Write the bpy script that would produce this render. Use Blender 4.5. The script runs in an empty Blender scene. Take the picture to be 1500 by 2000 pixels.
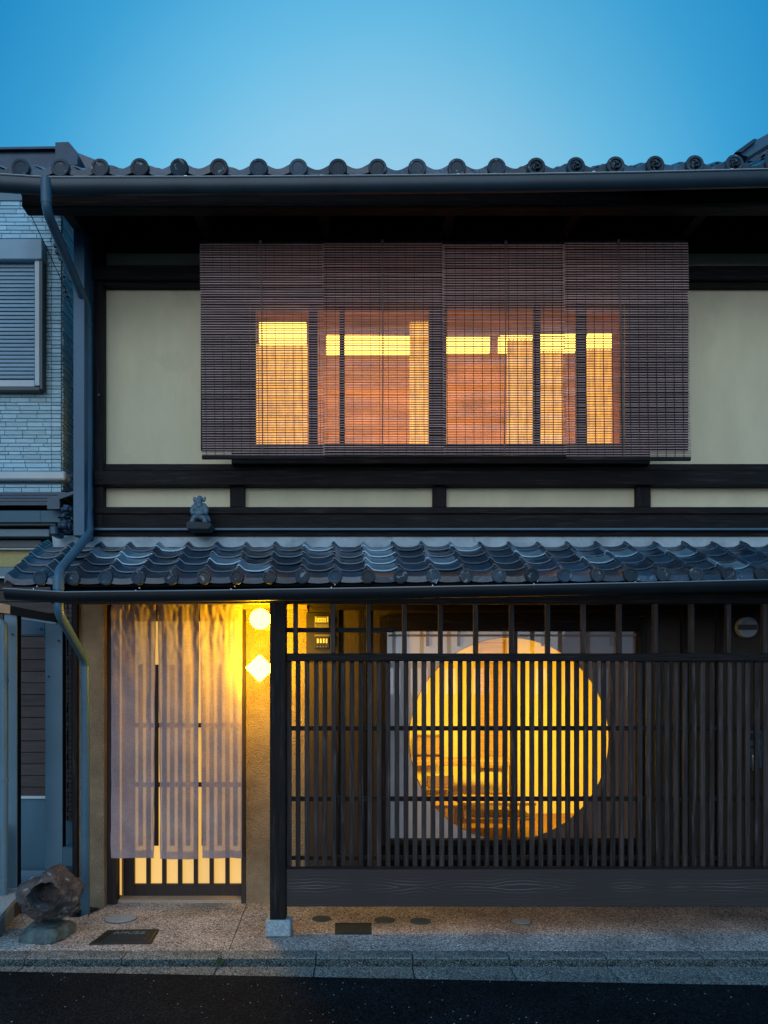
import bpy, bmesh, math, random
from mathutils import Vector, Matrix, noise
rnd = random.Random(7)
sc = bpy.context.scene
C = sc.collection
# ---------------------------------------------------------------- camera
F, CX, CY, H = 1500.0, 700.0, 1350.0, 1.62      # focal length, vanishing point and eye height
cam = bpy.data.cameras.new('camera'); co = bpy.data.objects.new('camera', cam); C.objects.link(co)
co.location = (0, 0, H); co.rotation_euler = (math.pi/2, 0, 0)
cam.sensor_fit = 'HORIZONTAL'; cam.sensor_width = 36; cam.lens = 36.0
cam.shift_x = (750-CX)/1500; cam.shift_y = (CY-1000)/1500
cam.clip_start = .05; cam.clip_end = 3000
sc.camera = co
# ---------------------------------------------------------------- sky and light
w = bpy.data.worlds.new('World'); sc.world = w; w.use_nodes = True
nt = w.node_tree; N = nt.nodes; L = nt.links; N.clear()
out = N.new('ShaderNodeOutputWorld'); bg = N.new('ShaderNodeBackground'); L.new(bg.outputs[0], out.inputs[0])
tc = N.new('ShaderNodeTexCoord')
vm = N.new('ShaderNodeVectorMath'); vm.operation = 'NORMALIZE'; L.new(tc.outputs['Generated'], vm.inputs[0])
e0 = math.radians(23); a0 = math.radians(1.5)
dp = N.new('ShaderNodeVectorMath'); dp.operation = 'DOT_PRODUCT'; L.new(vm.outputs[0], dp.inputs[0])
dp.inputs[1].default_value = (math.cos(e0)*math.sin(a0), math.cos(e0)*math.cos(a0), math.sin(e0))
ac = N.new('ShaderNodeMath'); ac.operation = 'ARCCOSINE'; L.new(dp.outputs['Value'], ac.inputs[0])
dv = N.new('ShaderNodeMath'); dv.operation = 'DIVIDE'; L.new(ac.outputs[0], dv.inputs[0]); dv.inputs[1].default_value = math.pi
rp = N.new('ShaderNodeValToRGB'); L.new(dv.outputs[0], rp.inputs[0])
SKY = [(0, (.36,.64,.84)), (10, (.30,.595,.80)), (14, (.235,.56,.785)), (18.5, (.12,.465,.73)),
       (23.5, (.042,.34,.64)), (27.5, (.018,.265,.57)), (50, (.05,.29,.58)), (95, (.15,.40,.69)), (180, (.17,.41,.67))]
el = rp.color_ramp.elements
while len(el) < len(SKY): el.new(.5)
for e, (a, c) in zip(el, SKY): e.position = a/180; e.color = (*c, 1)
rp.color_ramp.interpolation = 'LINEAR'
sky = N.new('ShaderNodeTexSky'); sky.sky_type = 'NISHITA'; sky.sun_disc = False
sky.sun_elevation = math.radians(2); sky.sun_rotation = math.radians(180); sky.ozone_density = 3
sm = N.new('ShaderNodeMix'); sm.data_type = 'RGBA'; sm.blend_type = 'ADD'; sm.inputs[0].default_value = .012
wn = N.new('ShaderNodeTexNoise'); wn.inputs['Scale'].default_value = 2.2; wn.inputs['Detail'].default_value = 5; L.new(vm.outputs[0], wn.inputs['Vector'])
wr = N.new('ShaderNodeMapRange'); wr.inputs[1].default_value = .3; wr.inputs[2].default_value = .7; wr.inputs[3].default_value = .94; wr.inputs[4].default_value = 1.06; L.new(wn.outputs[0], wr.inputs[0])
wsc = N.new('ShaderNodeVectorMath'); wsc.operation = 'SCALE'; L.new(rp.outputs[0], wsc.inputs[0]); L.new(wr.outputs[0], wsc.inputs['Scale'])
L.new(wsc.outputs[0], sm.inputs[6]); L.new(sky.outputs[0], sm.inputs[7])
L.new(sm.outputs[2], bg.inputs[0]); bg.inputs[1].default_value = 1.0
sun = bpy.data.lights.new('dusk_light', 'SUN'); so = bpy.data.objects.new('dusk_light', sun); C.objects.link(so)
sun.energy = 1.05; sun.angle = math.radians(60); sun.color = (1, .97, .95)
so.rotation_euler = (math.radians(77), 0, math.radians(-14))
so.location = (0, -5, 8)
sc.view_settings.view_transform = 'Standard'; sc.view_settings.look = 'None'
sc.view_settings.exposure = 0; sc.view_settings.gamma = 1
sc.cycles.max_bounces = 8; sc.cycles.transparent_max_bounces = 24; sc.cycles.sample_clamp_indirect = 6
sc.cycles.use_denoising = True

# ---------------------------------------------------------------- helpers
def X(px, D): return (px-CX)*D/F
def Z(py, D): return H+(CY-py)*D/F
def P(px, py, D): return Vector((X(px, D), D, Z(py, D)))
def node(nt, t, **k):
    n = nt.nodes.new(t)
    for a, b in k.items(): setattr(n, a, b)
    return n
def mk(name, col, rough=.6, var=.15, vscale=6, bump=0, bscale=60, stretch=(1,1,1), metal=0, orand=0, spec=.5,
       col2=None, spots=0, sscale=40, scol=(.8,.8,.8), grain=0, world=False):
    m = bpy.data.materials.new(name); m.use_nodes = True; t = m.node_tree; b = t.nodes['Principled BSDF']
    b.inputs['Roughness'].default_value = rough; b.inputs['Metallic'].default_value = metal
    b.inputs['Specular IOR Level'].default_value = spec
    tc = node(t, 'ShaderNodeTexCoord'); oi = node(t, 'ShaderNodeObjectInfo')
    ml = node(t, 'ShaderNodeMath', operation='MULTIPLY'); ml.inputs[1].default_value = 0 if world else 37.0
    t.links.new(oi.outputs['Random'], ml.inputs[0])
    ad = node(t, 'ShaderNodeVectorMath', operation='ADD'); t.links.new(tc.outputs['Object'], ad.inputs[0]); t.links.new(ml.outputs[0], ad.inputs[1])
    mp = node(t, 'ShaderNodeVectorMath', operation='MULTIPLY'); t.links.new(ad.outputs[0], mp.inputs[0]); mp.inputs[1].default_value = stretch
    nz = node(t, 'ShaderNodeTexNoise'); nz.inputs['Scale'].default_value = vscale; nz.inputs['Detail'].default_value = 8
    nz.inputs['Roughness'].default_value = .62
    t.links.new(mp.outputs[0], nz.inputs['Vector'])
    mr = node(t, 'ShaderNodeMapRange'); mr.inputs[1].default_value = .32; mr.inputs[2].default_value = .68
    t.links.new(nz.outputs[0], mr.inputs[0])
    mx = node(t, 'ShaderNodeMix', data_type='RGBA'); t.links.new(mr.outputs[0], mx.inputs[0])
    c2 = col2 or tuple(min(1, c*(1+var)) for c in col)
    mx.inputs[6].default_value = (*[c*(1-var) for c in col], 1) if not col2 else (*col, 1); mx.inputs[7].default_value = (*c2, 1)
    cur = mx.outputs[2]
    if orand:
        mr2 = node(t, 'ShaderNodeMapRange'); mr2.inputs[3].default_value = 1-orand; mr2.inputs[4].default_value = 1+orand
        t.links.new(oi.outputs['Random'], mr2.inputs[0])
        hs = node(t, 'ShaderNodeVectorMath', operation='SCALE'); t.links.new(cur, hs.inputs[0]); t.links.new(mr2.outputs[0], hs.inputs['Scale'])
        cur = hs.outputs[0]
        mr3 = node(t, 'ShaderNodeMapRange'); mr3.inputs[3].default_value = max(.05, rough-orand*.35); mr3.inputs[4].default_value = min(1, rough+orand*.35)
        m7 = node(t, 'ShaderNodeMath', operation='MULTIPLY'); m7.inputs[1].default_value = 7.31; t.links.new(oi.outputs['Random'], m7.inputs[0])
        fr = node(t, 'ShaderNodeMath', operation='FRACT'); t.links.new(m7.outputs[0], fr.inputs[0]); t.links.new(fr.outputs[0], mr3.inputs[0])
        t.links.new(mr3.outputs[0], b.inputs['Roughness'])
    if grain:
        gz = node(t, 'ShaderNodeTexNoise'); gz.inputs['Scale'].default_value = grain; gz.inputs['Detail'].default_value = 3
        t.links.new(mp.outputs[0], gz.inputs['Vector'])
        gr = node(t, 'ShaderNodeMapRange'); gr.inputs[1].default_value = .56; gr.inputs[2].default_value = .72; t.links.new(gz.outputs[0], gr.inputs[0])
        gm = node(t, 'ShaderNodeMix', data_type='RGBA'); t.links.new(gr.outputs[0], gm.inputs[0]); t.links.new(cur, gm.inputs[6])
        gm.inputs[7].default_value = (*[min(1, c*2.2+.01) for c in col], 1); cur = gm.outputs[2]
    if spots:
        vz = node(t, 'ShaderNodeTexNoise'); vz.inputs['Scale'].default_value = sscale; vz.inputs['Detail'].default_value = 5
        t.links.new(ad.outputs[0], vz.inputs['Vector'])
        vr = node(t, 'ShaderNodeMapRange'); vr.inputs[1].default_value = .62; vr.inputs[2].default_value = .68; vr.inputs[4].default_value = spots
        t.links.new(vz.outputs[0], vr.inputs[0])
        m3 = node(t, 'ShaderNodeMix', data_type='RGBA'); t.links.new(vr.outputs[0], m3.inputs[0]); t.links.new(cur, m3.inputs[6]); m3.inputs[7].default_value = (*scol, 1)
        cur = m3.outputs[2]
    t.links.new(cur, b.inputs['Base Color'])
    if bump:
        bz = node(t, 'ShaderNodeTexNoise'); bz.inputs['Scale'].default_value = bscale; bz.inputs['Detail'].default_value = 6
        t.links.new(mp.outputs[0], bz.inputs['Vector'])
        bp = node(t, 'ShaderNodeBump'); bp.inputs['Strength'].default_value = bump; bp.inputs['Distance'].default_value = .01
        t.links.new(bz.outputs[0], bp.inputs['Height']); t.links.new(bp.outputs[0], b.inputs['Normal'])
    return m
def emis(name, col, s, var=0, vscale=3, stretch=(1,1,1)):
    m = bpy.data.materials.new(name); m.use_nodes = True; t = m.node_tree; b = t.nodes['Principled BSDF']
    b.inputs['Base Color'].default_value = (.5,.45,.35,1); b.inputs['Roughness'].default_value = .5
    b.inputs['Emission Color'].default_value = (*col, 1); b.inputs['Emission Strength'].default_value = s
    if var:
        tc = node(t, 'ShaderNodeTexCoord'); mp = node(t, 'ShaderNodeVectorMath', operation='MULTIPLY'); mp.inputs[1].default_value = stretch
        t.links.new(tc.outputs['Object'], mp.inputs[0])
        nz = node(t, 'ShaderNodeTexNoise'); nz.inputs['Scale'].default_value = vscale; t.links.new(mp.outputs[0], nz.inputs['Vector'])
        mr = node(t, 'ShaderNodeMapRange'); mr.inputs[1].default_value=.3; mr.inputs[2].default_value=.7
        mr.inputs[3].default_value = s*(1-var); mr.inputs[4].default_value = s*(1+var); t.links.new(nz.outputs[0], mr.inputs[0])
        t.links.new(mr.outputs[0], b.inputs['Emission Strength'])
    return m
WL = {}
def setp(o, parent, loc):
    WL[o.name] = Vector(loc)
    if parent is not None:
        o.parent = parent; o.location = Vector(loc)-WL[parent.name]
    else: o.location = loc
def empty(name, loc, parent=None):
    o = bpy.data.objects.new(name, None); C.objects.link(o); o.empty_display_size = .1; setp(o, parent, loc); return o
def tag(o, label=None, cat=None, group=None, kind=None):
    for k, v in (('label', label), ('category', cat), ('group', group), ('kind', kind)):
        if v: o[k] = v
    return o
def thing(name, loc, label, cat, group=None): return tag(empty(name, loc), label, cat, group)
def obj(name, me, mat, parent, loc):
    o = bpy.data.objects.new(name, me); C.objects.link(o)
    if mat and not me.materials: me.materials.append(mat)
    setp(o, parent, loc); return o
def from_bm(name, bm, mat, parent, loc, smooth=False, ang=None):
    bmesh.ops.recalc_face_normals(bm, faces=bm.faces)
    me = bpy.data.meshes.new(name); bm.to_mesh(me); bm.free()
    if smooth:
        for p in me.polygons: p.use_smooth = True
        if ang: me.set_sharp_from_angle(angle=math.radians(ang))
    return obj(name, me, mat, parent, loc)
BOX = {}
def box_mesh(dx, dy, dz, bev, mat):
    k = (round(dx,4), round(dy,4), round(dz,4), bev, mat.name)
    if k in BOX: return BOX[k]
    bm = bmesh.new(); bmesh.ops.create_cube(bm, size=1)
    bmesh.ops.scale(bm, vec=(dx, dy, dz), verts=bm.verts)
    if bev and bev < min(dx, dy, dz)*.45: bmesh.ops.bevel(bm, geom=bm.edges[:], offset=bev, segments=1, affect='EDGES')
    me = bpy.data.meshes.new('box'); bm.to_mesh(me); bm.free(); me.materials.append(mat); BOX[k] = me
    return me
def bx(name, parent, mat, x0, x1, y0, y1, z0, z1, bev=.003):
    if x1 < x0: x0, x1 = x1, x0
    if z1 < z0: z0, z1 = z1, z0
    return obj(name, box_mesh(x1-x0, y1-y0, z1-z0, bev, mat), None, parent, ((x0+x1)/2, (y0+y1)/2, (z0+z1)/2))
def pb(name, parent, mat, a, b, c, d, D, dep, bev=.003):
    """box whose front face stands at depth D and spans those picture columns and rows there"""
    return bx(name, parent, mat, X(a, D), X(b, D), D, D+dep, Z(d, D), Z(c, D), bev)
def tube(name, parent, mat, pts, r, seg=16, flat=1.0, loc=None, close=True):
    pts = [Vector(p) for p in pts]; bm = bmesh.new(); rings = []
    loc = Vector(loc) if loc is not None else pts[0].copy()
    up0 = None
    for i, p in enumerate(pts):
        d = (pts[min(i+1, len(pts)-1)]-pts[max(i-1, 0)]).normalized()
        if up0 is None:
            up0 = Vector((1,0,0)) if abs(d.x) < .9 else Vector((0,0,1))
        u = (up0-d*up0.dot(d)).normalized(); v = d.cross(u); up0 = u
        rr = r[i] if isinstance(r, (list, tuple)) else r
        rings.append([bm.verts.new(p-loc+u*math.cos(2*math.pi*k/seg)*rr+v*math.sin(2*math.pi*k/seg)*rr*flat) for k in range(seg)])
    for a, b in zip(rings, rings[1:]):
        for k in range(seg): bm.faces.new((a[k], a[(k+1)%seg], b[(k+1)%seg], b[k]))
    if close: bm.faces.new(rings[0][::-1]); bm.faces.new(rings[-1])
    return from_bm(name, bm, mat, parent, loc, True, 50)
def smooth_path(pts, rad=.04, n=5):
    pts = [Vector(p) for p in pts]; o = [pts[0]]
    for a, b, c in zip(pts, pts[1:], pts[2:]):
        p = b+(a-b).normalized()*min(rad, (a-b).length*.45); q = b+(c-b).normalized()*min(rad, (c-b).length*.45)
        for i in range(n+1):
            t = i/n; o.append(p*(1-t)**2+b*2*t*(1-t)+q*t*t)
    o.append(pts[-1]); return o
def prism(name, parent, mat, pts, y0, y1, bev=0, loc=None):
    """outline given as (x, z) world points, extruded from y0 to y1"""
    cx = sum(p[0] for p in pts)/len(pts); cz = sum(p[1] for p in pts)/len(pts); cy = (y0+y1)/2
    bm = bmesh.new()
    a = [bm.verts.new((p[0]-cx, y0-cy, p[1]-cz)) for p in pts]; b = [bm.verts.new((p[0]-cx, y1-cy, p[1]-cz)) for p in pts]
    bm.faces.new(a); bm.faces.new(b[::-1])
    for i in range(len(pts)): j = (i+1)%len(pts); bm.faces.new((a[i], b[i], b[j], a[j]))
    if bev: bmesh.ops.bevel(bm, geom=bm.edges[:], offset=bev, segments=2, affect='EDGES')
    return from_bm(name, bm, mat, parent, (cx, cy, cz))
def disc_mesh(r, t, mat, ring=False, seg=24):
    bm = bmesh.new()
    prof = [(0, 0), (r*.62, 0), (r*.70, -.004), (r*.92, -.004), (r, 0), (r, t)] if not ring else \
           [(0, .004), (r*.25, .004), (r*.3, .010), (r*.62, .010), (r*.68, -.002), (r*.92, -.002), (r, .003), (r, t)]
    rings = []
    c = bm.verts.new((0, prof[0][1], 0))
    for (q, y) in prof[1:]: rings.append([bm.verts.new((q*math.cos(2*math.pi*k/seg), y, q*math.sin(2*math.pi*k/seg))) for k in range(seg)])
    for k in range(seg): bm.faces.new((c, rings[0][k], rings[0][(k+1)%seg]))
    for a, b in zip(rings, rings[1:]):
        for k in range(seg): bm.faces.new((a[k], b[k], b[(k+1)%seg], a[(k+1)%seg]))
    bm.faces.new(rings[-1])
    bmesh.ops.recalc_face_normals(bm, faces=bm.faces)
    me = bpy.data.meshes.new('disc'); bm.to_mesh(me); bm.free()
    for p in me.polygons: p.use_smooth = True
    me.set_sharp_from_angle(angle=math.radians(35)); me.materials.append(mat); return me

def text(name, body, size, ext, mat, parent, loc, rot):
    fc = bpy.data.curves.new(name, 'FONT'); fc.body = body; fc.size = size; fc.extrude = ext; fc.align_x = 'CENTER'
    t = bpy.data.objects.new('tmp', fc); C.objects.link(t); bpy.context.view_layer.update()
    me = bpy.data.meshes.new_from_object(t.evaluated_get(bpy.context.evaluated_depsgraph_get())); bpy.data.objects.remove(t)
    me.materials.clear()
    o = obj(name, me, mat, parent, loc); o.rotation_euler = rot; return o
# ---------------------------------------------------------------- materials
M = {}
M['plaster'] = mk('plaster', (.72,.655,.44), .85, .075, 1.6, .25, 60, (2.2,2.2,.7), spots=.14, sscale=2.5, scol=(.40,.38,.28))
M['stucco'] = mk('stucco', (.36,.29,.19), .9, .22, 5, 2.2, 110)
M['shaded_plaster'] = mk('shaded_plaster', (.055,.044,.034), .9, .15, 5, .7, 150)  # plaster colour darkened for the shade under the overhang, behind the lattice
M['wood_v'] = mk('wood_v', (.010,.0085,.009), .62, .5, 3.0, .6, 9, (14,14,1), spec=.22, grain=4)
M['wood_h'] = mk('wood_h', (.010,.0085,.009), .62, .5, 3.0, .6, 9, (1,14,14), spec=.22, grain=4)
M['slat'] = mk('slat', (.035,.027,.0245), .6, .5, 3.0, .7, 9, (14,14,1), orand=.45, spec=.25, grain=4)
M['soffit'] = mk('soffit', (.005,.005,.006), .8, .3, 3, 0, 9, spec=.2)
M['board'] = None
M['tile'] = mk('tile', (.018,.052,.092), .33, .35, 9, .25, 30, metal=.15, orand=.5, spec=.7, spots=.45, sscale=14, scol=(.13,.19,.23))
M['tile_pale'] = mk('tile_pale', (.17,.30,.40), .25, .2, 9, .2, 30, metal=.3, spec=.8)
M['disc'] = mk('disc', (.020,.044,.068), .6, .4, 9, .4, 40, orand=.6, spots=.8, sscale=26, scol=(.26,.33,.38))
M['metal'] = mk('gutter_metal', (.020,.045,.066), .38, .2, 4, .05, 20, metal=.2, spec=.6)
M['metal2'] = mk('dark_gutter_metal', (.010,.016,.022), .4, .2, 4, .05, 20, metal=.2, spec=.5)
M['pipe'] = mk('pipe', (.055,.14,.21), .42, .15, 4, .05, 20, spec=.5)
M['steel'] = mk('steel', (.5,.52,.55), .3, .1, 8, metal=.9)
M['bluepanel'] = mk('blue_panel', (.035,.12,.20), .45, .15, 3, .05, 20)
M['flash'] = mk('flashing', (.36,.44,.48), .5, .3, 5, .2, 40, spots=.5, sscale=9, scol=(.15,.18,.2))
M['bamboo'] = mk('bamboo', (.40,.262,.245), .5, .35, 3, 0, 9, (1,20,20), orand=.25)
M['cord'] = mk('cord', (.035,.025,.022), .8, .1, 4)
M['cord2'] = mk('pull_cord', (.14,.12,.11), .7, .1, 4)
M['brick'] = mk('wall_brick', (.42,.70,.84), .7, .12, 8, .4, 60, (1,6,6), orand=.14)
M['joint'] = mk('joint', (.15,.23,.27), .9, .1, 8)
M['shutter'] = mk('shutter', (.22,.38,.50), .45, .1, 5, .1, 30, orand=.08)
M['alu'] = mk('aluminium', (.50,.62,.68), .4, .06, 5)
M['darkalu'] = mk('dark_aluminium', (.045,.075,.09), .45, .1, 5)
M['nroof'] = mk('neighbour_roof', (.02,.05,.09), .35, .2, 5, .1, 20, metal=.3)
M['siding'] = mk('brown_siding', (.055,.047,.045), .7, .25, 5, .3, 30, (1,8,8), orand=.15)
M['greypaint'] = mk('grey_paint', (.10,.20,.27), .45, .12, 2, .05, 20)
M['bluewall'] = mk('blue_wall', (.045,.13,.19), .6, .2, 2, .1, 20)
M['yellowpane'] = mk('yellow_pane', (.40,.36,.14), .5, .1, 40, .3, 200)
M['stone'] = mk('rock', (.075,.066,.064), .85, .75, 9, 2.2, 24, spots=.75, sscale=17, scol=(.30,.30,.29))
M['stone2'] = mk('rock_base', (.075,.11,.11), .85, .75, 10, 2.2, 26, spots=.8, sscale=18, scol=(.22,.27,.28))
M['granite'] = mk('granite', (.33,.42,.47), .8, .35, 60, .5, 90, spots=.7, sscale=110, scol=(.08,.1,.12))
M['pebble'] = mk('pebble', (.012,.012,.014), .35, .3, 20, orand=.4)
M['iron'] = mk('cast_iron', (.035,.045,.05), .5, .25, 20, .3, 80, metal=.4)
M['iron2'] = mk('worn_iron', (.22,.26,.28), .4, .25, 20, .3, 80, metal=.4)
M['coverpale'] = mk('pale_cover', (.30,.36,.42), .6, .12, 20, .2, 90)
M['coverdark'] = mk('dark_cover', (.06,.09,.105), .7, .2, 30, .4, 120)
M['lightwood'] = mk('amber_wood', (.42,.26,.13), .5, .25, 3, .1, 9, (1,14,14))
M['midwood'] = mk('brown_wood', (.24,.12,.055), .5, .3, 3, .1, 9, (1,14,14))
M['roomwall'] = mk('room_wall', (.76,.64,.36), .9, .05, 3, .2, 90)
M['roomwall2'] = mk('upstairs_wall', (.50,.28,.075), .85, .38, 2.2, .1, 9, (1,1,3))
M['green'] = mk('weed', (.05,.10,.03), .6, .3, 10)
M['statue'] = mk('statue_clay', (.10,.17,.22), .5, .35, 30, .3, 60)
M['doorwood'] = mk('door_wood', (.030,.020,.018), .5, .3, 3, .2, 9, (14,14,1))
M['black'] = mk('black_plastic', (.02,.02,.022), .4, .1, 5)
M['grey'] = mk('meter_grey', (.14,.14,.135), .45, .1, 5)
M['white'] = mk('white_plastic', (.75,.75,.72), .4, .05, 5)
M['film'] = mk('white_window_film', (.80,.78,.80), .45, .06, 3, 0, 9)
M['film2'] = mk('brown_window_film', (.27,.17,.13), .4, .15, 3, 0, 9)
M['threshold'] = mk('threshold_stone', (.42,.36,.29), .7, .12, 10, .2, 60)
M['mortar'] = mk('mortar', (.05,.06,.065), .95, .2, 20)

# base board: dark wood with flat-sawn grain rings
def board_mat():
    m = bpy.data.materials.new('grain_board'); m.use_nodes = True; t = m.node_tree; b = t.nodes['Principled BSDF']
    b.inputs['Roughness'].default_value = .55
    tc = node(t, 'ShaderNodeTexCoord')
    sz = node(t, 'ShaderNodeSeparateXYZ'); t.links.new(tc.outputs['Object'], sz.inputs[0])
    wz = node(t, 'ShaderNodeTexNoise'); wz.inputs['Scale'].default_value = 6; wz.inputs['Detail'].default_value = 3; t.links.new(tc.outputs['Object'], wz.inputs['Vector'])
    wa = node(t, 'ShaderNodeMath', operation='MULTIPLY_ADD'); wa.inputs[1].default_value = .022; wa.inputs[2].default_value = -.016; t.links.new(wz.outputs[0], wa.inputs[0])
    za = node(t, 'ShaderNodeMath', operation='ADD'); t.links.new(sz.outputs[2], za.inputs[0]); t.links.new(wa.outputs[0], za.inputs[1])
    zb_ = node(t, 'ShaderNodeMath', operation='ABSOLUTE'); t.links.new(za.outputs[0], zb_.inputs[0])
    cx_ = node(t, 'ShaderNodeCombineXYZ'); t.links.new(sz.outputs[0], cx_.inputs[0])
    nx = node(t, 'ShaderNodeTexNoise'); nx.inputs['Scale'].default_value = 1.15; nx.inputs['Detail'].default_value = 2.5; t.links.new(cx_.outputs[0], nx.inputs['Vector'])
    m8 = node(t, 'ShaderNodeMath', operation='MULTIPLY'); m8.inputs[1].default_value = 9; t.links.new(nx.outputs[0], m8.inputs[0])
    m9 = node(t, 'ShaderNodeMath', operation='MULTIPLY_ADD'); m9.inputs[1].default_value = 46; t.links.new(zb_.outputs[0], m9.inputs[0]); t.links.new(m8.outputs[0], m9.inputs[2])
    fr = node(t, 'ShaderNodeMath', operation='PINGPONG'); fr.inputs[1].default_value = .5; t.links.new(m9.outputs[0], fr.inputs[0])
    mr = node(t, 'ShaderNodeMapRange'); mr.inputs[1].default_value = .33; mr.inputs[2].default_value = .5; t.links.new(fr.outputs[0], mr.inputs[0])
    # rings show strongest along the heart of the board
    sx = node(t, 'ShaderNodeSeparateXYZ'); t.links.new(tc.outputs['Object'], sx.inputs[0])
    ab = node(t, 'ShaderNodeMath', operation='ABSOLUTE'); 
    ad = node(t, 'ShaderNodeMath', operation='SUBTRACT'); ad.inputs[1].default_value = .012; t.links.new(sx.outputs[2], ad.inputs[0]); t.links.new(ad.outputs[0], ab.inputs[0])
    mk2 = node(t, 'ShaderNodeMapRange'); mk2.inputs[1].default_value = .015; mk2.inputs[2].default_value = .06; mk2.inputs[3].default_value = 1; mk2.inputs[4].default_value = .10
    t.links.new(ab.outputs[0], mk2.inputs[0])
    n2 = node(t, 'ShaderNodeTexNoise'); n2.inputs['Scale'].default_value = 1.7
    mp2 = node(t, 'ShaderNodeMapping'); mp2.inputs['Scale'].default_value = (1, 1, .2); t.links.new(tc.outputs['Object'], mp2.inputs[0]); t.links.new(mp2.outputs[0], n2.inputs['Vector'])
    mr4 = node(t, 'ShaderNodeMapRange'); mr4.inputs[1].default_value = .42; mr4.inputs[2].default_value = .6; t.links.new(n2.outputs[0], mr4.inputs[0])
    mm = node(t, 'ShaderNodeMath', operation='MULTIPLY'); t.links.new(mr.outputs[0], mm.inputs[0]); t.links.new(mk2.outputs[0], mm.inputs[1])
    mm2 = node(t, 'ShaderNodeMath', operation='MULTIPLY'); t.links.new(mm.outputs[0], mm2.inputs[0]); t.links.new(mr4.outputs[0], mm2.inputs[1])
    mp3 = node(t, 'ShaderNodeMapping'); mp3.inputs['Scale'].default_value = (1.2, 1, 90); t.links.new(tc.outputs['Object'], mp3.inputs[0])
    n3 = node(t, 'ShaderNodeTexNoise'); n3.inputs['Scale'].default_value = 2; n3.inputs['Detail'].default_value = 6; t.links.new(mp3.outputs[0], n3.inputs['Vector'])
    base = node(t, 'ShaderNodeMix', data_type='RGBA'); t.links.new(n3.outputs[0], base.inputs[0]); base.inputs[6].default_value = (.014,.011,.0115,1); base.inputs[7].default_value = (.046,.037,.035,1)
    mx = node(t, 'ShaderNodeMix', data_type='RGBA'); t.links.new(mm2.outputs[0], mx.inputs[0]); t.links.new(base.outputs[2], mx.inputs[6]); mx.inputs[7].default_value = (.18,.16,.15,1)
    t.links.new(mx.outputs[2], b.inputs['Base Color'])
    bp = node(t, 'ShaderNodeBump'); bp.inputs['Strength'].default_value = .3; bp.inputs['Distance'].default_value = .004; t.links.new(n3.outputs[0], bp.inputs['Height']); t.links.new(bp.outputs[0], b.inputs['Normal'])
    return m
M['board'] = board_mat()
def aggregate(name, tint=(1,1,1), scale=95, dark=.15, spec=.3):
    m = bpy.data.materials.new(name); m.use_nodes = True; t = m.node_tree; b = t.nodes['Principled BSDF']; b.inputs['Roughness'].default_value = .8; b.inputs['Specular IOR Level'].default_value = spec
    tc = node(t, 'ShaderNodeTexCoord')
    v = node(t, 'ShaderNodeTexVoronoi'); v.inputs['Scale'].default_value = scale; t.links.new(tc.outputs['Object'], v.inputs['Vector'])
    sp = node(t, 'ShaderNodeSeparateColor'); t.links.new(v.outputs['Color'], sp.inputs[0])
    r = node(t, 'ShaderNodeValToRGB'); t.links.new(sp.outputs[0], r.inputs[0])
    cs = [(0,(.035,.04,.05)),(dark,(.09,.085,.085)),(dark+.12,(.33,.28,.24)),(.6,(.46,.42,.37)),(.8,(.36,.26,.20)),(.9,(.62,.59,.56)),(1,(.78,.76,.72))]
    while len(r.color_ramp.elements) < len(cs): r.color_ramp.elements.new(.5)
    for e, (p, c) in zip(r.color_ramp.elements, cs): e.position = p; e.color = (*[a*q for a, q in zip(c, tint)], 1)
    nz = node(t, 'ShaderNodeTexNoise'); nz.inputs['Scale'].default_value = 2.2; nz.inputs['Detail'].default_value = 6; t.links.new(tc.outputs['Object'], nz.inputs['Vector'])
    mr = node(t, 'ShaderNodeMapRange'); mr.inputs[1].default_value=.3; mr.inputs[2].default_value=.7; mr.inputs[3].default_value = .55; mr.inputs[4].default_value = 1.18; t.links.new(nz.outputs[0], mr.inputs[0])
    d = node(t, 'ShaderNodeMapRange'); d.inputs[1].default_value = .35; d.inputs[2].default_value = .75; d.inputs[3].default_value = 1; d.inputs[4].default_value = .55; t.links.new(v.outputs['Distance'], d.inputs[0])
    mu = node(t, 'ShaderNodeMath', operation='MULTIPLY'); t.links.new(mr.outputs[0], mu.inputs[0]); t.links.new(d.outputs[0], mu.inputs[1])
    s = node(t, 'ShaderNodeVectorMath', operation='SCALE'); t.links.new(r.outputs[0], s.inputs[0]); t.links.new(mu.outputs[0], s.inputs['Scale'])
    t.links.new(s.outputs[0], b.inputs['Base Color'])
    bp = node(t, 'ShaderNodeBump'); bp.inputs['Strength'].default_value = .8; bp.inputs['Distance'].default_value = .004; bp.invert = True
    t.links.new(v.outputs['Distance'], bp.inputs['Height']); t.links.new(bp.outputs[0], b.inputs['Normal'])
    return m
M['aggregate'] = aggregate('washed_aggregate', (1.42,1.52,1.64), 125, .13)
M['kerb'] = aggregate('kerb_concrete', (.80,1.02,1.12), 170, .25)
M['kerb_shade'] = aggregate('kerb_face_shade', (.26,.40,.44), 170, .35)  # darker copy of the kerb concrete, shade painted onto the road face
M['asphalt'] = aggregate('asphalt', (.024,.048,.074), 120, .3, .12)
def glass_mat():
    m = bpy.data.materials.new('window_glass'); m.use_nodes = True; t = m.node_tree; t.nodes.clear()
    o = node(t, 'ShaderNodeOutputMaterial'); mx = node(t, 'ShaderNodeMixShader'); tr = node(t, 'ShaderNodeBsdfTransparent'); gl = node(t, 'ShaderNodeBsdfGlossy')
    gl.inputs['Roughness'].default_value = .02; mx.inputs[0].default_value = .05
    t.links.new(tr.outputs[0], mx.inputs[1]); t.links.new(gl.outputs[0], mx.inputs[2]); t.links.new(mx.outputs[0], o.inputs[0]); return m
M['glass'] = glass_mat()
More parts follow.
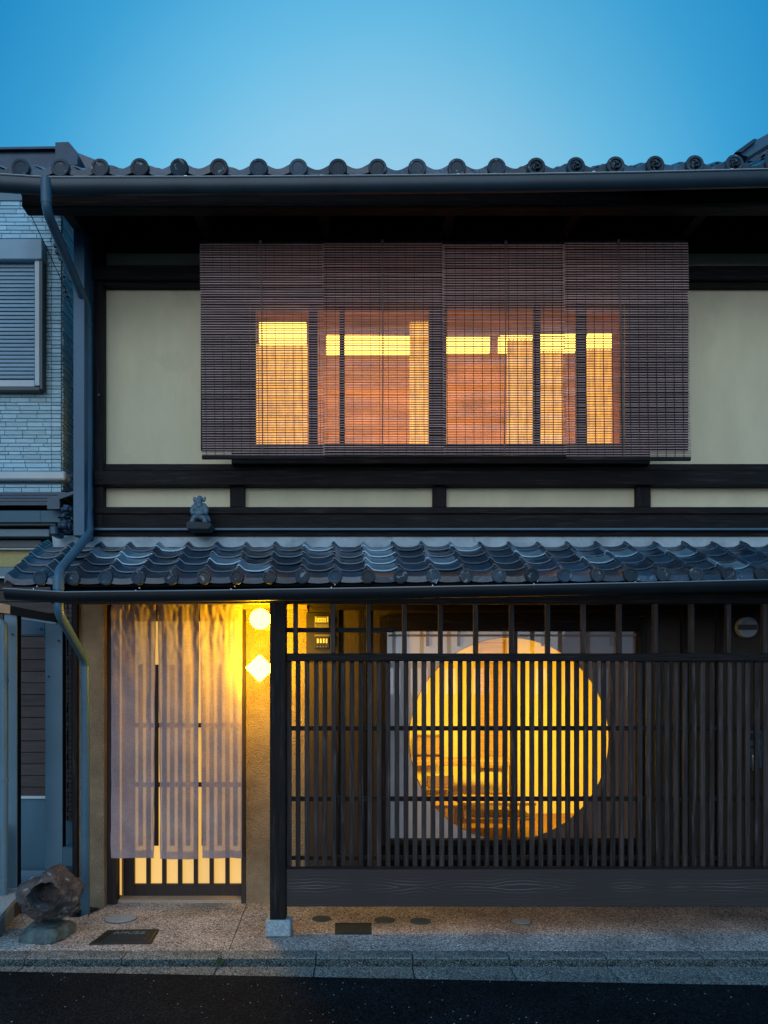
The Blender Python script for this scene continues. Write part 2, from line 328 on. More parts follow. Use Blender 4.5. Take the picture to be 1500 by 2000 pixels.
def gauze_mat():
    m = bpy.data.materials.new('gauze'); m.use_nodes = True; t = m.node_tree; t.nodes.clear()
    o = node(t, 'ShaderNodeOutputMaterial'); mx = node(t, 'ShaderNodeMixShader'); tr = node(t, 'ShaderNodeBsdfTransparent')
    df = node(t, 'ShaderNodeBsdfDiffuse'); tl = node(t, 'ShaderNodeBsdfTranslucent'); m2 = node(t, 'ShaderNodeMixShader'); m2.inputs[0].default_value = .35
    tc = node(t, 'ShaderNodeTexCoord')
    mp = node(t, 'ShaderNodeMapping'); mp.inputs['Scale'].default_value = (300, 1, 30); t.links.new(tc.outputs['Object'], mp.inputs[0])
    mp2 = node(t, 'ShaderNodeMapping'); mp2.inputs['Scale'].default_value = (20, 1, 260); t.links.new(tc.outputs['Object'], mp2.inputs[0])
    a = node(t, 'ShaderNodeTexNoise'); a.inputs['Scale'].default_value = 1; t.links.new(mp.outputs[0], a.inputs['Vector'])
    b = node(t, 'ShaderNodeTexNoise'); b.inputs['Scale'].default_value = 1; t.links.new(mp2.outputs[0], b.inputs['Vector'])
    s = node(t, 'ShaderNodeMath', operation='ADD'); t.links.new(a.outputs[0], s.inputs[0]); t.links.new(b.outputs[0], s.inputs[1])
    mr = node(t, 'ShaderNodeMapRange'); mr.inputs[1].default_value = .75; mr.inputs[2].default_value = 1.25; mr.inputs[3].default_value = .62; mr.inputs[4].default_value = .92; t.links.new(s.outputs[0], mr.inputs[0])
    t.links.new(mr.outputs[0], mx.inputs[0])
    n = node(t, 'ShaderNodeTexNoise'); n.inputs['Scale'].default_value = 5; n.inputs['Detail'].default_value = 5; t.links.new(tc.outputs['Object'], n.inputs['Vector'])
    c = node(t, 'ShaderNodeMix', data_type='RGBA'); t.links.new(n.outputs[0], c.inputs[0]); c.inputs[6].default_value = (.32,.26,.31,1); c.inputs[7].default_value = (.68,.57,.60,1)
    t.links.new(c.outputs[2], df.inputs[0]); t.links.new(c.outputs[2], tl.inputs[0])
    t.links.new(df.outputs[0], m2.inputs[1]); t.links.new(tl.outputs[0], m2.inputs[2])
    t.links.new(tr.outputs[0], mx.inputs[1]); t.links.new(m2.outputs[0], mx.inputs[2]); t.links.new(mx.outputs[0], o.inputs[0]); return m
M['gauze'] = gauze_mat()
M['lamp'] = emis('lamp_glow', (1,.49,.0042), 165)
M['doorpane'] = emis('door_pane_lit', (1,.56,.10), .76, .12, 1.5, (1,1,.6))
M['strip'] = emis('light_strip', (1,.64,.085), 4.2)
M['strip2'] = emis('glowing_curtain', (1,.41,.032), 1.05, .35, 5, (5,1,1.6))  # curtain cloth emits its own glow in place of room light

# ---------------------------------------------------------------- ground
ZR = -.045
def edge(x): return 4.56+(x+2.13)*(4.34-4.56)/4.45
bm = bmesh.new()
v = [bm.verts.new(p) for p in ((-400,-400,-.09),(400,-400,-.09),(400,400,-.09),(-400,400,-.09))]; bm.faces.new(v)
tag(from_bm('ground', bm, M['mortar'], None, (0,0,0)), kind='structure')
bm = bmesh.new()
xs = [-60, -8, -4, -2.13, -1, 0, 1, 2.32, 4, 8, 60]
a = [bm.verts.new((x, -40, ZR+.003)) for x in xs]
b = [bm.verts.new((x, edge(max(-4, min(4, x)))+rnd.uniform(-.004,.004), ZR+.003)) for x in xs]
for i in range(len(xs)-1): bm.faces.new((a[i], a[i+1], b[i+1], b[i]))
tag(from_bm('road', bm, M['asphalt'], None, (0,0,0)), kind='structure')
pav = empty('pavement', (0,5.3,0)); tag(pav, kind='structure')
# washed aggregate slabs with a joint running from the doorway to the kerb
jx0, jx1 = X(478, 5.86), X(447, 4.80)
def slab(pts, name='paving_slab'):
    bm = bmesh.new(); top = [bm.verts.new((x, y-5.3, 0)) for x, y in pts]; bot = [bm.verts.new((x, y-5.3, -.06)) for x, y in pts]
    bm.faces.new(top); bm.faces.new(bot[::-1])
    for i in range(len(pts)): j = (i+1)%len(pts); bm.faces.new((top[i], bot[i], bot[j], top[j]))
    return from_bm(name, bm, M['aggregate'], pav, (0,5.3,0))
pitx0, pitx1, pity = X(143, 5.6), X(186, 5.7), 5.50
slab([(-7, 4.803), (jx1-.003, 4.803), (jx0-.003, 6.3), (pitx1+.05, 6.3), (pitx1+.05, 5.72), (pitx1-.05, pity), (pitx0-.02, pity), (pitx0-.02, 6.3), (-7, 6.3)])
slab([(jx1+.003, 4.803), (7, 4.803), (7, 6.3), (jx0+.003, 6.3)])
kerb = empty('kerb', (0,4.7,0)); tag(kerb, kind='structure')
JX = .331; PJ = .589
for k in range(-10, 10):
    x0 = JX+PJ*k+.0035; x1 = JX+PJ*(k+1)-.0035
    dz = rnd.uniform(-.002,.002)
    prof = [(4.797, -.09), (4.797, 0), (4.675, -.001), (4.660, -.006), (4.655, -.016), (4.650, -.09)]
    bm = bmesh.new(); A = [bm.verts.new((x0-(x0+x1)/2, y-4.7, z+dz)) for y, z in prof]; B = [bm.verts.new((x1-(x0+x1)/2, y-4.7, z+dz)) for y, z in prof]
    bm.faces.new(A); bm.faces.new(B[::-1])
    for i in range(6): j = (i+1)%6; bm.faces.new((A[i], B[i], B[j], A[j]))
    ks = from_bm('kerb_stone', bm, M['kerb'], kerb, ((x0+x1)/2, 4.7, 0)); ks.data.materials.append(M['kerb_shade'])
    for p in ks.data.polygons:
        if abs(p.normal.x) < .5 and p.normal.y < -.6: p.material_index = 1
    dz = rnd.uniform(-.0015,.0005)
    bx('gutter_slab', kerb, M['kerb'], x0-.004, x1-.004, 4.1, 4.646, -.09, ZR+dz, .003)

# ---------------------------------------------------------------- the town house
house = thing('town_house', (X(700,5.86), 5.86, 0), 'two storey wooden town house with cream plaster walls, tiled eaves and warm lit windows', 'house')
U = 5.65
def plaster(a, b, c, d, D=U, dep=.06, m='plaster'): return pb('plaster_panel', house, M[m], a, b, c, d, D, dep, 0)
R = 2300
# upper storey panels
plaster(203, 487, 487, 518); plaster(1223, R, 487, 519)
plaster(203, 487, 559, 907); plaster(1223, R, 560, 915)
for a, b in ((201, 450), (478, 846), (872, 1243), (1271, R)): plaster(a, b, 946, 991)
DWD = 5.60
def wood(name, a, b, c, d, D=DWD, dep=.09, v=False, parent=None): return pb(name, parent or house, M['wood_v' if v else 'wood_h'], a, b, c, d, D, dep)
wood('corner_post', 178, 202, 440, 1046, 5.585, .12, True)
wood('beam', 178, R, 440, 486, 5.59, .1)
wood('beam', 172, R, 519, 545, 5.555, .1)
wood('beam', 203, R, 546, 559, 5.595, .06)
wood('beam', 203, R, 906, 919, 5.60, .06)
wood('beam', 182, R, 919, 947, 5.56, .1)
for a, b in ((449, 478), (845, 872), (1243, 1271)): wood('stud', a, b, 947.5, 990, 5.605, .06, True)
wood('beam', 178, R, 990, 1003, 5.575, .1)
wood('skirt_board', 178, R, 1003, 1031, 5.59, .1)
pb('drip_edge', house, M['pipe'], 182, R, 1031, 1035, 5.54, .12, .001)
wood('skirt_board', 182, R, 1035, 1047, 5.58, .1)
wood('wall_board', 452, 1272, 560, 640-20, 5.61, .05) if False else None
wood('window_apron', 452, 1270, 880, 905.5, 5.535, .16)
# dark boarding around the upstairs window
for k in range(11): wood('wall_board', 392+86.6*k, 392+86.6*(k+1)-1, 487, 590, 5.625+.002*(k%2), .03, True)
for k in range(2): wood('wall_board', 392+48*k, 392+48*(k+1)-.5, 590.5, 879, 5.625+.002*(k%2), .03, True)
for k in range(3): wood('wall_board', 1222.3+41*k, 1222.3+41*(k+1)-.5, 590.5, 879, 5.625+.002*(k%2), .03, True)
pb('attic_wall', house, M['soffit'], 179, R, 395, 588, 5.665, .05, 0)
pb('side_board', house, M['bluepanel'], 143, 165, 438, 1046, 5.40, .30, .003)
tube('wall_lug', house, M['steel'], [P(193, 771, 5.585), P(193, 771, 5.565)], .008, 10)
# house body behind
bx('side_wall', house, M['shaded_plaster'], X(178,5.65)+.02, X(178,5.65)+.12, 6.30, 9.5, 0, 4.9, 0)
# eave underside: boards, purlin, arms
def eave_z(y, z0=None): return 4.905+(y-4.87)*.45
bm = bmesh.new()
x0, x1 = X(75, 5.2)-.03, 6.0
pts = [(x0, 4.90, eave_z(4.90)-.03), (x1, 4.90, eave_z(4.90)-.03), (x1, 5.70, eave_z(5.70)-.03), (x0, 5.70, eave_z(5.70)-.03)]
A = [bm.verts.new(p) for p in pts]; B = [bm.verts.new((p[0], p[1], p[2]-.02)) for p in pts]
bm.faces.new(A); bm.faces.new(B[::-1])
for i in range(4): j = (i+1)%4; bm.faces.new((A[i], B[i], B[j], A[j]))
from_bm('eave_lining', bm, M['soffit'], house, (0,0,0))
zb = Z(386, 5.0)
bx('purlin', house, M['wood_h'], X(42, 4.98), 6.0, 4.98, 5.08, Z(404, 4.98), Z(372, 4.98)+.02, .006)
bx('fascia', house, M['soffit'], X(-80, 4.88), 6.0, 4.885, 4.91, eave_z(4.9)-.06, eave_z(4.9)-.005, 0)
def arm(px):
    x = X(px, 5.55); prof = [(5.10, Z(404,5.08)+.0), (5.10, Z(404,5.08)+.09), (5.58, Z(440,5.58)+.07), (5.58, Z(462,5.58)), (5.45, Z(458,5.45))]
    bm = bmesh.new(); A = [bm.verts.new((-.035, y-5.3, z-5)) for y, z in prof]; B = [bm.verts.new((.035, y-5.3, z-5)) for y, z in prof]
    bm.faces.new(A); bm.faces.new(B[::-1])
    for i in range(len(prof)): j = (i+1)%len(prof); bm.faces.new((A[i], B[i], B[j], A[j]))
    from_bm('eave_arm', bm, M['wood_v'], house, (x, 5.3, 5))
for px in (408, 637, 868, 1098, 1328, 1560, 1790, 2020): arm(px)
arm(170)
# --- tiles
SOFT = False
def tile_prof(u):
    uu = u % 1.0
    if SOFT: return .5+.5*math.cos(2*math.pi*uu)
    d = min(uu, 1-uu)
    hump = .55*(.5+.5*math.cos(math.pi*d/.23)) if d < .23 else 0
    return hump+.45*(1-2*d)**2
def tile_mesh(w, L, amp, lift, th, slope, skirt, mat, wob=0.0):
    """pan tile: ridge at u=0, trough in the middle; L runs up the slope (+y), front edge raised by lift"""
    bm = bmesh.new(); n = 20
    cols = []
    for i in range(n+1):
        u = -.10+1.14*i/n
        h = amp*tile_prof(u)
        if u < 0: h = amp*tile_prof(u)*1.0
        if u > .82: h = h-.013*min(1, (u-.82)/.12)
        x = u*w
        if i == 0: h = h-.016; u = -.085
        x = u*w
        fz = h+lift+wob*math.sin(u*3)
        ov = .35
        c = [bm.verts.new((x, 0, fz-th*.42)), bm.verts.new((x, .012, fz)), bm.verts.new((x, L*(1+ov), h+slope*L*(1+ov)-.004)),
             bm.verts.new((x, 0, fz-th-skirt*(1.0 if skirt else 0)))]
        if skirt: c[3].co.z = fz-th-skirt-.25*h
        cols.append(c)
    for a, b in zip(cols, cols[1:]):
        bm.faces.new((a[0], b[0], b[1], a[1])); bm.faces.new((a[1], b[1], b[2], a[2])); bm.faces.new((a[3], b[3], b[0], a[0]))
        bm.faces.new((a[2], b[2], b[3], a[3]))
    bm.faces.new((cols[0][3], cols[0][0], cols[0][1], cols[0][2])); bm.faces.new((cols[-1][2], cols[-1][1], cols[-1][0], cols[-1][3]))
    bmesh.ops.recalc_face_normals(bm, faces=bm.faces)
    me = bpy.data.meshes.new('roof_tile'); bm.to_mesh(me); bm.free()
    for p in me.polygons: p.use_smooth = True
    me.set_sharp_from_angle(angle=math.radians(40)); me.materials.append(mat); return me
# canopy roof above the ground floor
canopy = empty('canopy_roof', (0, 4.95, 2.38), house)
Wt = 64*4.95/1500; ROWS = 5; RUN = .665; EX = RUN/ROWS
s_can = .515; z_can = Z(1122, 4.95)-.033
vars_e = [tile_mesh(Wt, EX, .042, .020, .014, s_can, .028, M['tile'], w_) for w_ in (0, .003)]
vars_t = [tile_mesh(Wt, EX, .042, .020, .014, s_can, 0, M['tile'], w_) for w_ in (0, .003, -.003)]
pale_t = tile_mesh(Wt, EX, .042, .020, .014, s_can, 0, M['tile_pale'])
dm = disc_mesh(.0465, .05, M['disc'])
x_first = X(78, 4.95)-Wt
PALE = {(11,1),(11,2),(11,3),(11,4),(13,2),(7,1),(2,3),(3,3),(16,3),(3,2),(9,4),(14,4),(18,2),(6,2),(22,1),(19,3),(21,3),(4,4)}
for c in range(0, 42):
    xe = x_first+c*Wt
    for r in range(ROWS):
        t = r/ROWS
        me = rnd.choice(vars_e) if r == 0 else (pale_t if (c, r) in PALE else rnd.choice(vars_t))
        o = obj('roof_tile', me, None, canopy, (xe-.034*t+rnd.uniform(-.002,.002), 4.95+EX*r+rnd.uniform(-.003,.003), z_can+s_can*EX*r+.006*xe*(1-t)+rnd.uniform(-.0015,.0015)))
        o.rotation_euler = (rnd.uniform(-.006,.006), rnd.uniform(-.006,.006), rnd.uniform(-.01,.01))
    if c > 0:
        o = obj('tile_end', dm, None, canopy, (xe+.002, 4.938, z_can+.020+.006*xe+rnd.uniform(-.002,.002)))
        o.rotation_euler = (0, rnd.uniform(0, 6), 0)
# sheet at the head of the canopy roof, and its boards below
bm = bmesh.new()
yt = 4.95+RUN-.05; zt = z_can+s_can*(RUN-.05)
q = [(X(104,yt), yt, zt+.008), (6.0, yt, zt+.008), (6.0, 5.60, Z(1046,5.60)), (X(104,5.6)-.01, 5.60, Z(1046,5.60))]
bm.faces.new([bm.verts.new(p) for p in q]); from_bm('flashing', bm, M['flash'], canopy, (0,0,0))
bm = bmesh.new()
q = [(x_first+.02, 4.975, z_can-.015), (6.0, 4.975, z_can+.01), (6.0, 5.75, z_can+s_can*.80-.03), (x_first+.02, 5.75, z_can+s_can*.80-.03)]
A = [bm.verts.new(p) for p in q]; B = [bm.verts.new((p[0], p[1], p[2]-.03)) for p in q]
bm.faces.new(A); bm.faces.new(B[::-1])
for i in range(4): j = (i+1)%4; bm.faces.new((A[i], B[i], B[j], A[j]))
from_bm('roof_boarding', bm, M['soffit'], canopy, (0,0,0))
bx('eave_beam', house, M['wood_h'], X(100,5.14), 6.0, 5.125, 5.20, Z(1178,5.12), z_can+.03, .004)
# onigawara block of the canopy's left end
oni = empty('ridge_end', P(130, 1040, 5.5), canopy)
for (a, b, c, d, r) in ((122, 143, 988, 1006, .02), (116, 138, 1005, 1018, .018), (116, 140, 1017, 1040, .02)):
    cx_, cz_ = (a+b)/2, (c+d)/2
    bm = bmesh.new(); bmesh.ops.create_cube(bm, size=1)
    bmesh.ops.scale(bm, vec=((b-a)*5.5/1500, .10, (d-c)*5.5/1500), verts=bm.verts)
    bmesh.ops.bevel(bm, geom=bm.edges[:], offset=r*.9, segments=4, affect='EDGES')
    o = bpy.data.objects.new('cloud_block', bpy.data.meshes.new('cloud_block')); bm.to_mesh(o.data); bm.free()
    for p in o.data.polygons: p.use_smooth = True
    o.data.materials.append(M['tile']); C.objects.link(o); setp(o, canopy, P(cx_, cz_, 5.5))
bpy.data.objects.remove(oni)
bx('ridge_cap', canopy, M['tile'], X(101,5.45), X(116,5.45), 5.40, 5.55, Z(1048,5.45), Z(1029,5.45), .012)
# main roof
main = empty('main_roof', (0, 4.87, 4.95), house)
WU = 77.3*4.87/1500; EU = .205; s_up = .60
D0 = 4.87
SOFT = True
vu = [tile_mesh(WU, EU, .046, .022, .016, s_up, .035, M['tile'], w_) for w_ in (0, .003)]
vt = [tile_mesh(WU, EU, .046, .022, .016, s_up, 0, M['tile'], w_) for w_ in (0, .004, -.004)]
du = disc_mesh(.058, .06, M['disc']); dr = disc_mesh(.058, .06, M['disc'], True)
zu = Z(338, D0)+.010
xu0 = X(350, D0)-WU*6
for c in range(0, 31):
    xe = xu0+c*WU; px = CX+xe*1500/D0
    bow = -.0035*(1 if px < 250 else 0)+min(900, max(0, (px-900)))/600*.024 - .006*max(0, min(1, (700-abs(px-700))/600))
    for r in range(6):
        o = obj('roof_tile', rnd.choice(vu if r == 0 else vt), None, main, (xe+rnd.uniform(-.003,.003), D0+EU*r+rnd.uniform(-.004,.004), zu+s_up*EU*r+bow+rnd.uniform(-.003,.003)))
        o.rotation_euler = (rnd.uniform(-.01,.01), rnd.uniform(-.012,.012), rnd.uniform(-.015,.015))
    o = obj('tile_end', dr if px > 1000 else du, None, main, (xe+.003, D0-.014, zu+.021+bow))
    o.rotation_euler = (0, rnd.uniform(0, 6) if px < 1000 else 0, 0)
    if px > 1000:
        for k in range(3):
            a = k*2.094+.5; rr = .022
            bmc = tube('swirl', o, M['disc'], [(0+rr*math.cos(a+q*.5)*(.5+.25*q), -.002, rr*math.sin(a+q*.5)*(.5+.25*q)) for q in range(5)], [.011,.010,.008,.005,.002], 8, loc=(0,0,0))
            bmc.location = (0,0,0)
bm = bmesh.new()
q = [(xu0-.02, D0+.03, zu-.02), (6.0, D0+.03, zu-.02), (6.0, 8.5, zu+s_up*(8.5-D0)-.03), (xu0-.02, 8.5, zu+s_up*(8.5-D0)-.03)]
A = [bm.verts.new(p) for p in q]; B = [bm.verts.new((p[0], p[1], p[2]-.03)) for p in q]
bm.faces.new(A); bm.faces.new(B[::-1])
for i in range(4): j = (i+1)%4; bm.faces.new((A[i], B[i], B[j], A[j]))
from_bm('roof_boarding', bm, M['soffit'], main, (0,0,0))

# --- gutters
def gutter(pts, D, r, h, m='metal'):
    bm = bmesh.new(); prof = []
    # section in (y, z): open half-round with rolled front lip
    for k in range(13):
        a = math.pi+math.pi*k/12
        prof.append((r*math.cos(a), h*math.sin(a)))
    inner = [(y*.93, z*.93+.002) for y, z in prof][::-1]
    ring = [(-r-.004, .003), (-r-.004, -.004)]+prof+[(r, .0)]+inner+[(-r+.004, .003)]
    rows = []
    loc = P(pts[0][0], pts[0][1], D)
    for px, py in pts:
        p = P(px, py, D); rows.append([bm.verts.new((p.x-loc.x, y+r, p.z+z-loc.z)) for y, z in ring])
    for a, b in zip(rows, rows[1:]):
        for k in range(len(ring)): bm.faces.new((a[k], a[(k+1)%len(ring)], b[(k+1)%len(ring)], b[k]))
    bm.faces.new(rows[0]); bm.faces.new(rows[-1][::-1])
    g = from_bm('gutter', bm, M[m], house, loc, True, 40)
    tube('lip_highlight', g, M['alu'] if m == 'metal' else M['shutter'], [P(px, py, D)+Vector((0,-.004,.003)) for px, py in pts], .0030, 6)  # pale tube painting a highlight along the front edge
    return g
g1 = gutter([(-60, 337), (88, 346.5), (400, 346), (700, 344), (1000, 341), (1250, 337), (1500, 331), (1700, 326), (2250, 314)], 4.79, .045, .082)
for px in (628, 895, 1160, 1430, 362): 
    y = 346 if px < 500 else (345 if px < 700 else 342-(px-900)*.018)
    pb('gutter_clip', g1, M['steel'], px-3, px+3, y-4, y-1, 4.786, .02, .001)
g2 = gutter([(6, 1150), (125, 1157), (400, 1154), (700, 1149.5), (1000, 1144), (1250, 1139), (1500, 1133), (1700, 1129), (2250, 1118)], 4.80, .040, .064, 'metal2')
for px, y in ((68, 1149), (268, 1152), (454, 1149), (650, 1146), (848, 1142), (1046, 1139), (1244, 1135), (1445, 1130)):
    pb('gutter_clip', g2, M['steel'], px-4, px-2, y, y+2.5, 4.796, .02, .001)
    pb('gutter_clip', g2, M['steel'], px+3, px+5, y-5, y-3, 4.9, .02, .001)
# end cap of the canopy gutter
# --- downpipe
rp_ = .0305
path = smooth_path([P(90, 348, 4.80), P(91, 412, 4.81), P(170, 600, 5.50), P(172, 1005, 5.50), P(175, 1042, 5.46), P(114, 1118, 4.865), P(115, 1198, 4.865), P(167, 1292, 5.53), P(167, 1790, 5.60)], .06, 6)
dpipe = tube('downpipe', house, M['pipe'], path, rp_, 20)
for p, q in ((P(90, 352, 4.80), P(91, 398, 4.81)), (P(170.5, 640, 5.5), P(170.5, 633, 5.5)), (P(171.5, 985, 5.5), P(171.5, 978, 5.5)), (P(114, 1152, 4.865), P(114, 1126, 4.865)), (P(167, 1303, 5.53), P(167, 1309, 5.53)), (P(167, 1362, 5.54), P(167, 1368, 5.54))):
    tube('pipe_collar', dpipe, M['pipe'], [p, q], rp_+.0035, 20)
# --- entrance: plaster piers, posts, lintel
SL = 5.76
pb('stucco_pier', house, M['stucco'], 151.5, 203, 1150, 1779, SL, .40, .004)
pb('corner_strip', house, M['wood_v'], 141, 150.5, 1150, 1770, 5.72, .10, .002)
pb('stucco_pier', house, M['stucco'], 480, 602, 1150, 1766, 5.86, .30, .004)
pb('door_post', house, M['doorwood'], 208, 227, 1150, 1770, 5.83, .09, .003)
pb('door_post', house, M['doorwood'], 471, 479.5, 1150, 1766, 5.855, .20, .002)
pb('lintel', house, M['lightwood'], 466, 600, 1160, 1189, 5.80, .055, .003)
pb('reveal_board', house, M['lightwood'], 228.5, 239.5, 1180, 1752, 5.955, .03, .001)
bx('threshold', house, M['threshold'], X(228,5.87), X(480,5.87), 5.87, 6.25, -.02, .022, .004)
bx('header_wall', house, M['shaded_plaster'], X(208,5.9), X(479,5.9), 6.03, 6.15, Z(1186,6.0), 2.75, 0)
pb('reveal_glow', house, M['doorpane'], 231, 237.5, 1190, 1748, 5.953, .001, 0)  # glowing strip added on the reveal board to paint its lit edge
# door
DD = 6.0
door = empty('door', P(357, 1751, DD), house)
pb('door_stile', door, M['doorwood'], 239.5, 262, 1190, 1751, DD, .035, .002)
pb('bottom_rail', door, M['doorwood'], 262, 474, 1727, 1750, DD, .035, .002)
pb('top_rail', door, M['doorwood'], 262, 474, 1190, 1213, DD, .035, .002)
for y0, y1 in ((1412, 1421), (1528, 1537)): pb('cross_rail', door, M['doorwood'], 262, 474, y0, y1, DD+.012, .02, .001)
for k in range(6): pb('slat', door, M['doorwood'], 285.3+30.9*k, 293.3+30.9*k, 1213.5, 1726.5, DD-.002, .03, .002)
for k in range(7): pb('thin_slat', door, M['doorwood'], 270+30.9*k, 278.5+30.9*k, 1298, 1652, DD+.034, .012, .001)
pb('pane', door, M['doorpane'], 258, 476, 1205, 1735, DD+.05, .006, 0)
# --- ground floor wall behind the lattice
W2 = 5.87
pb('ground_wall', house, M['shaded_plaster'], 602.5, 742, 1150, 1790, W2, .2, 0)
pb('ground_wall', house, M['shaded_plaster'], 1262, R, 1150, 1790, W2, .2, 0)
pb('ground_wall', house, M['shaded_plaster'], 742.5, 1261.5, 1150, 1202, W2, .2, 0)
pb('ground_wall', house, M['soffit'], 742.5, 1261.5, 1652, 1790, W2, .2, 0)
for a, b in ((655, 662), (700, 716), (1352-20, 1346), (1400, 1412)): pb('wall_post', house, M['wood_v'], a, b, 1180, 1770, W2-.03, .05, .002)
pb('wall_rail', house, M['wood_h'], 610, R, 1180, 1191, W2-.035, .05, .002)
# the round opening window
rw = empty('round_window', P(1000, 1650, W2), house)
pb('frame', rw, M['wood_v'], 741, 756, 1204, 1652, W2-.05, .12, .003)
pb('frame', rw, M['wood_v'], 1249, 1263, 1204, 1652, W2-.05, .12, .003)
pb('frame', rw, M['wood_h'], 756.5, 1248.5, 1199, 1231, W2-.052, .12, .003)
pb('frame', rw, M['wood_h'], 756.5, 1248.5, 1641, 1652, W2-.052, .12, .003)
pb('meeting_stile', rw, M['doorwood'], 998, 1011, 1231.5, 1640.5, W2-.03, .05, .002)
GD = 5.90; ccx, ccy, rx, ry = 994, 1443, 195, 198
def film(x0, x1, m):
    n = 70; bm = bmesh.new(); y0, y1 = 1225, 1646
    loc = P((x0+x1)/2, 1440, GD)
    prev = None
    for i in range(n+1):
        px = x0+(x1-x0)*i/n; u = (px-ccx)/rx
        inside = abs(u) < 1
        h = ry*math.sqrt(max(0, 1-u*u))
        vs = []
        for py in (y0, ccy-h, ccy+h, y1):
            for dd in (0, .004): vs.append(bm.verts.new(P(px, py, GD)-loc+Vector((0, dd, 0))))
        if prev:
            for (a, b) in ((0, 2), (4, 6)):
                bm.faces.new((prev[a], vs[a], vs[b], prev[b])); bm.faces.new((prev[a+1], prev[b+1], vs[b+1], vs[a+1]))
            bm.faces.new((prev[2], vs[2], vs[3], prev[3])); bm.faces.new((prev[4], prev[5], vs[5], vs[4]))
        prev = vs
    bmesh.ops.dissolve_degenerate(bm, edges=bm.edges[:], dist=1e-6)
    return from_bm('film_screen', bm, m, rw, loc)
film(752, 1001, M['film']); film(1008, 1252, M['film2'])
pb('glass_pane', rw, M['glass'], 752, 1001, 1225, 1646, GD-.012, .004, 0)
pb('glass_pane', rw, M['glass'], 1008, 1252, 1225, 1646, GD-.014, .004, 0)
rim = []
for k in range(97):
    a = 2*math.pi*k/96; rim.append(P(ccx+rx*math.cos(a), ccy+ry*math.sin(a), GD-.001))
tube('rim', rw, M['lightwood'], rim, .0035, 8, close=False)
for px in (835, 896, 1060, 1142, 1193): pb('glazing_bar', rw, M['film2'], px-3, px+3, 1228, 1262, GD-.010, .008, 0)
for a, b in ((758, 998), (1012, 1248)): pb('glazing_bar', rw, M['film2'], a, b, 1239, 1243, GD-.0175, .003, 0)
# room behind it
RX0, RX1, RZ0, RZ1, RY1 = X(735,5.95), X(1270,5.95)+.5, .30, 2.35, 8.3
bx('room_wall', house, M['roomwall'], RX0-.6, RX1+.1, RY1, RY1+.05, RZ0-.2, RZ1+.1, 0)
bx('room_wall', house, M['roomwall'], RX0-.65, RX0-.6, 6.08, RY1, RZ0-.2, RZ1+.1, 0)
bx('room_wall', house, M['roomwall'], RX1, RX1+.05, 6.08, RY1, RZ0-.2, RZ1+.1, 0)
bx('room_floor', house, M['midwood'], RX0-.6, RX1, 6.08, RY1, RZ0-.05, RZ0, 0)
bx('room_ceiling', house, M['roomwall'], RX0-.6, RX1, 6.08, RY1, RZ1, RZ1+.05, 0)
def area(name, loc, sx, sy, e, col, rot=(0,0,0)):
    l = bpy.data.lights.new(name, 'AREA'); l.shape = 'RECTANGLE'; l.size = sx; l.size_y = sy; l.energy = e; l.color = col; l.spread = 2.0
    o = bpy.data.objects.new(name, l); C.objects.link(o); o.location = loc; o.rotation_euler = rot; return o
area('room_lamp', ((RX0+RX1)/2, 6.45, RZ1-.06), 2.2, .35, 85, (1,.62,.045), (math.radians(38), 0, 0))
# furniture seen through the round opening
def furn(name, label, cat, px0, px1, py_top, D, dep, zfloor, m, th=.03, leg=.035, shelf=None, back=None):
    x0, x1 = X(px0, D), X(px1, D); zt = Z(py_top, D)
    t = thing(name, ((x0+x1)/2, D+dep/2, zfloor), label, cat)
    bx('top', t, m, x0, x1, D, D+dep, zt-th, zt, .004)
    for a, b in ((x0+.01, D+.01), (x1-leg-.01, D+.01), (x0+.01, D+dep-leg-.01), (x1-leg-.01, D+dep-leg-.01)):
        bx('leg', t, m, a, a+leg, b, b+leg, zfloor, zt-th, .003)
    if shelf:
        for s in shelf: bx('shelf', t, M['midwood'], x0+.01, x1-.01, D+.005, D+dep-.005, Z(s, D)-.02, Z(s, D), .002)
    if back: bx('backrest', t, m, x0+.01, x1-.01, D+dep-.03, D+dep-.005, zt+.10, zt+.10+back, .01)
    return t
furn('side_table', 'long amber wood counter in the lit room, left behind the round opening', 'counter', 800, 1008, 1486, 7.5, .45, RZ0, M['lightwood'], .05, .05, (1560,))
furn('low_table', 'low wooden table nearest the round opening inside the lit room', 'table', 905, 1048, 1567, 6.75, .5, RZ0, M['lightwood'], .03, .04, (1598,))
furn('wooden_chair', 'small wooden chair left of the low table behind the round opening', 'chair', 838, 898, 1572, 6.5, .36, RZ0, M['lightwood'], .03, .03, None, .12)
furn('wooden_stool', 'wooden stool standing under the long counter in the lit room', 'stool', 820, 884, 1538, 7.1, .34, RZ0, M['lightwood'], .03, .03)
cab = thing('wall_cabinet', P(840, 1470, 8.1), 'square wooden cabinet hanging over the counter in the lit room', 'cabinet')
pb('carcass', cab, M['midwood'], 812, 866, 1437, 1478, 8.05, .24, .004); pb('door', cab, M['lightwood'], 815, 863, 1441, 1474, 8.03, .02, .003)
scr = thing('sliding_screen', P(965, 1500, 8.2), 'tall plain wooden framed sliding screen on the back wall of the lit room', 'screen')
pb('panel', scr, M['lightwood'], 938, 986, 1255, 1500, 8.24, .02, .001)
for a, b in ((932, 938), (986, 992)): pb('frame', scr, M['lightwood'], a, b, 1248, 1500, 8.21, .05, .003)
pb('frame', scr, M['lightwood'], 938.3, 985.7, 1248, 1255, 8.212, .05, .003)
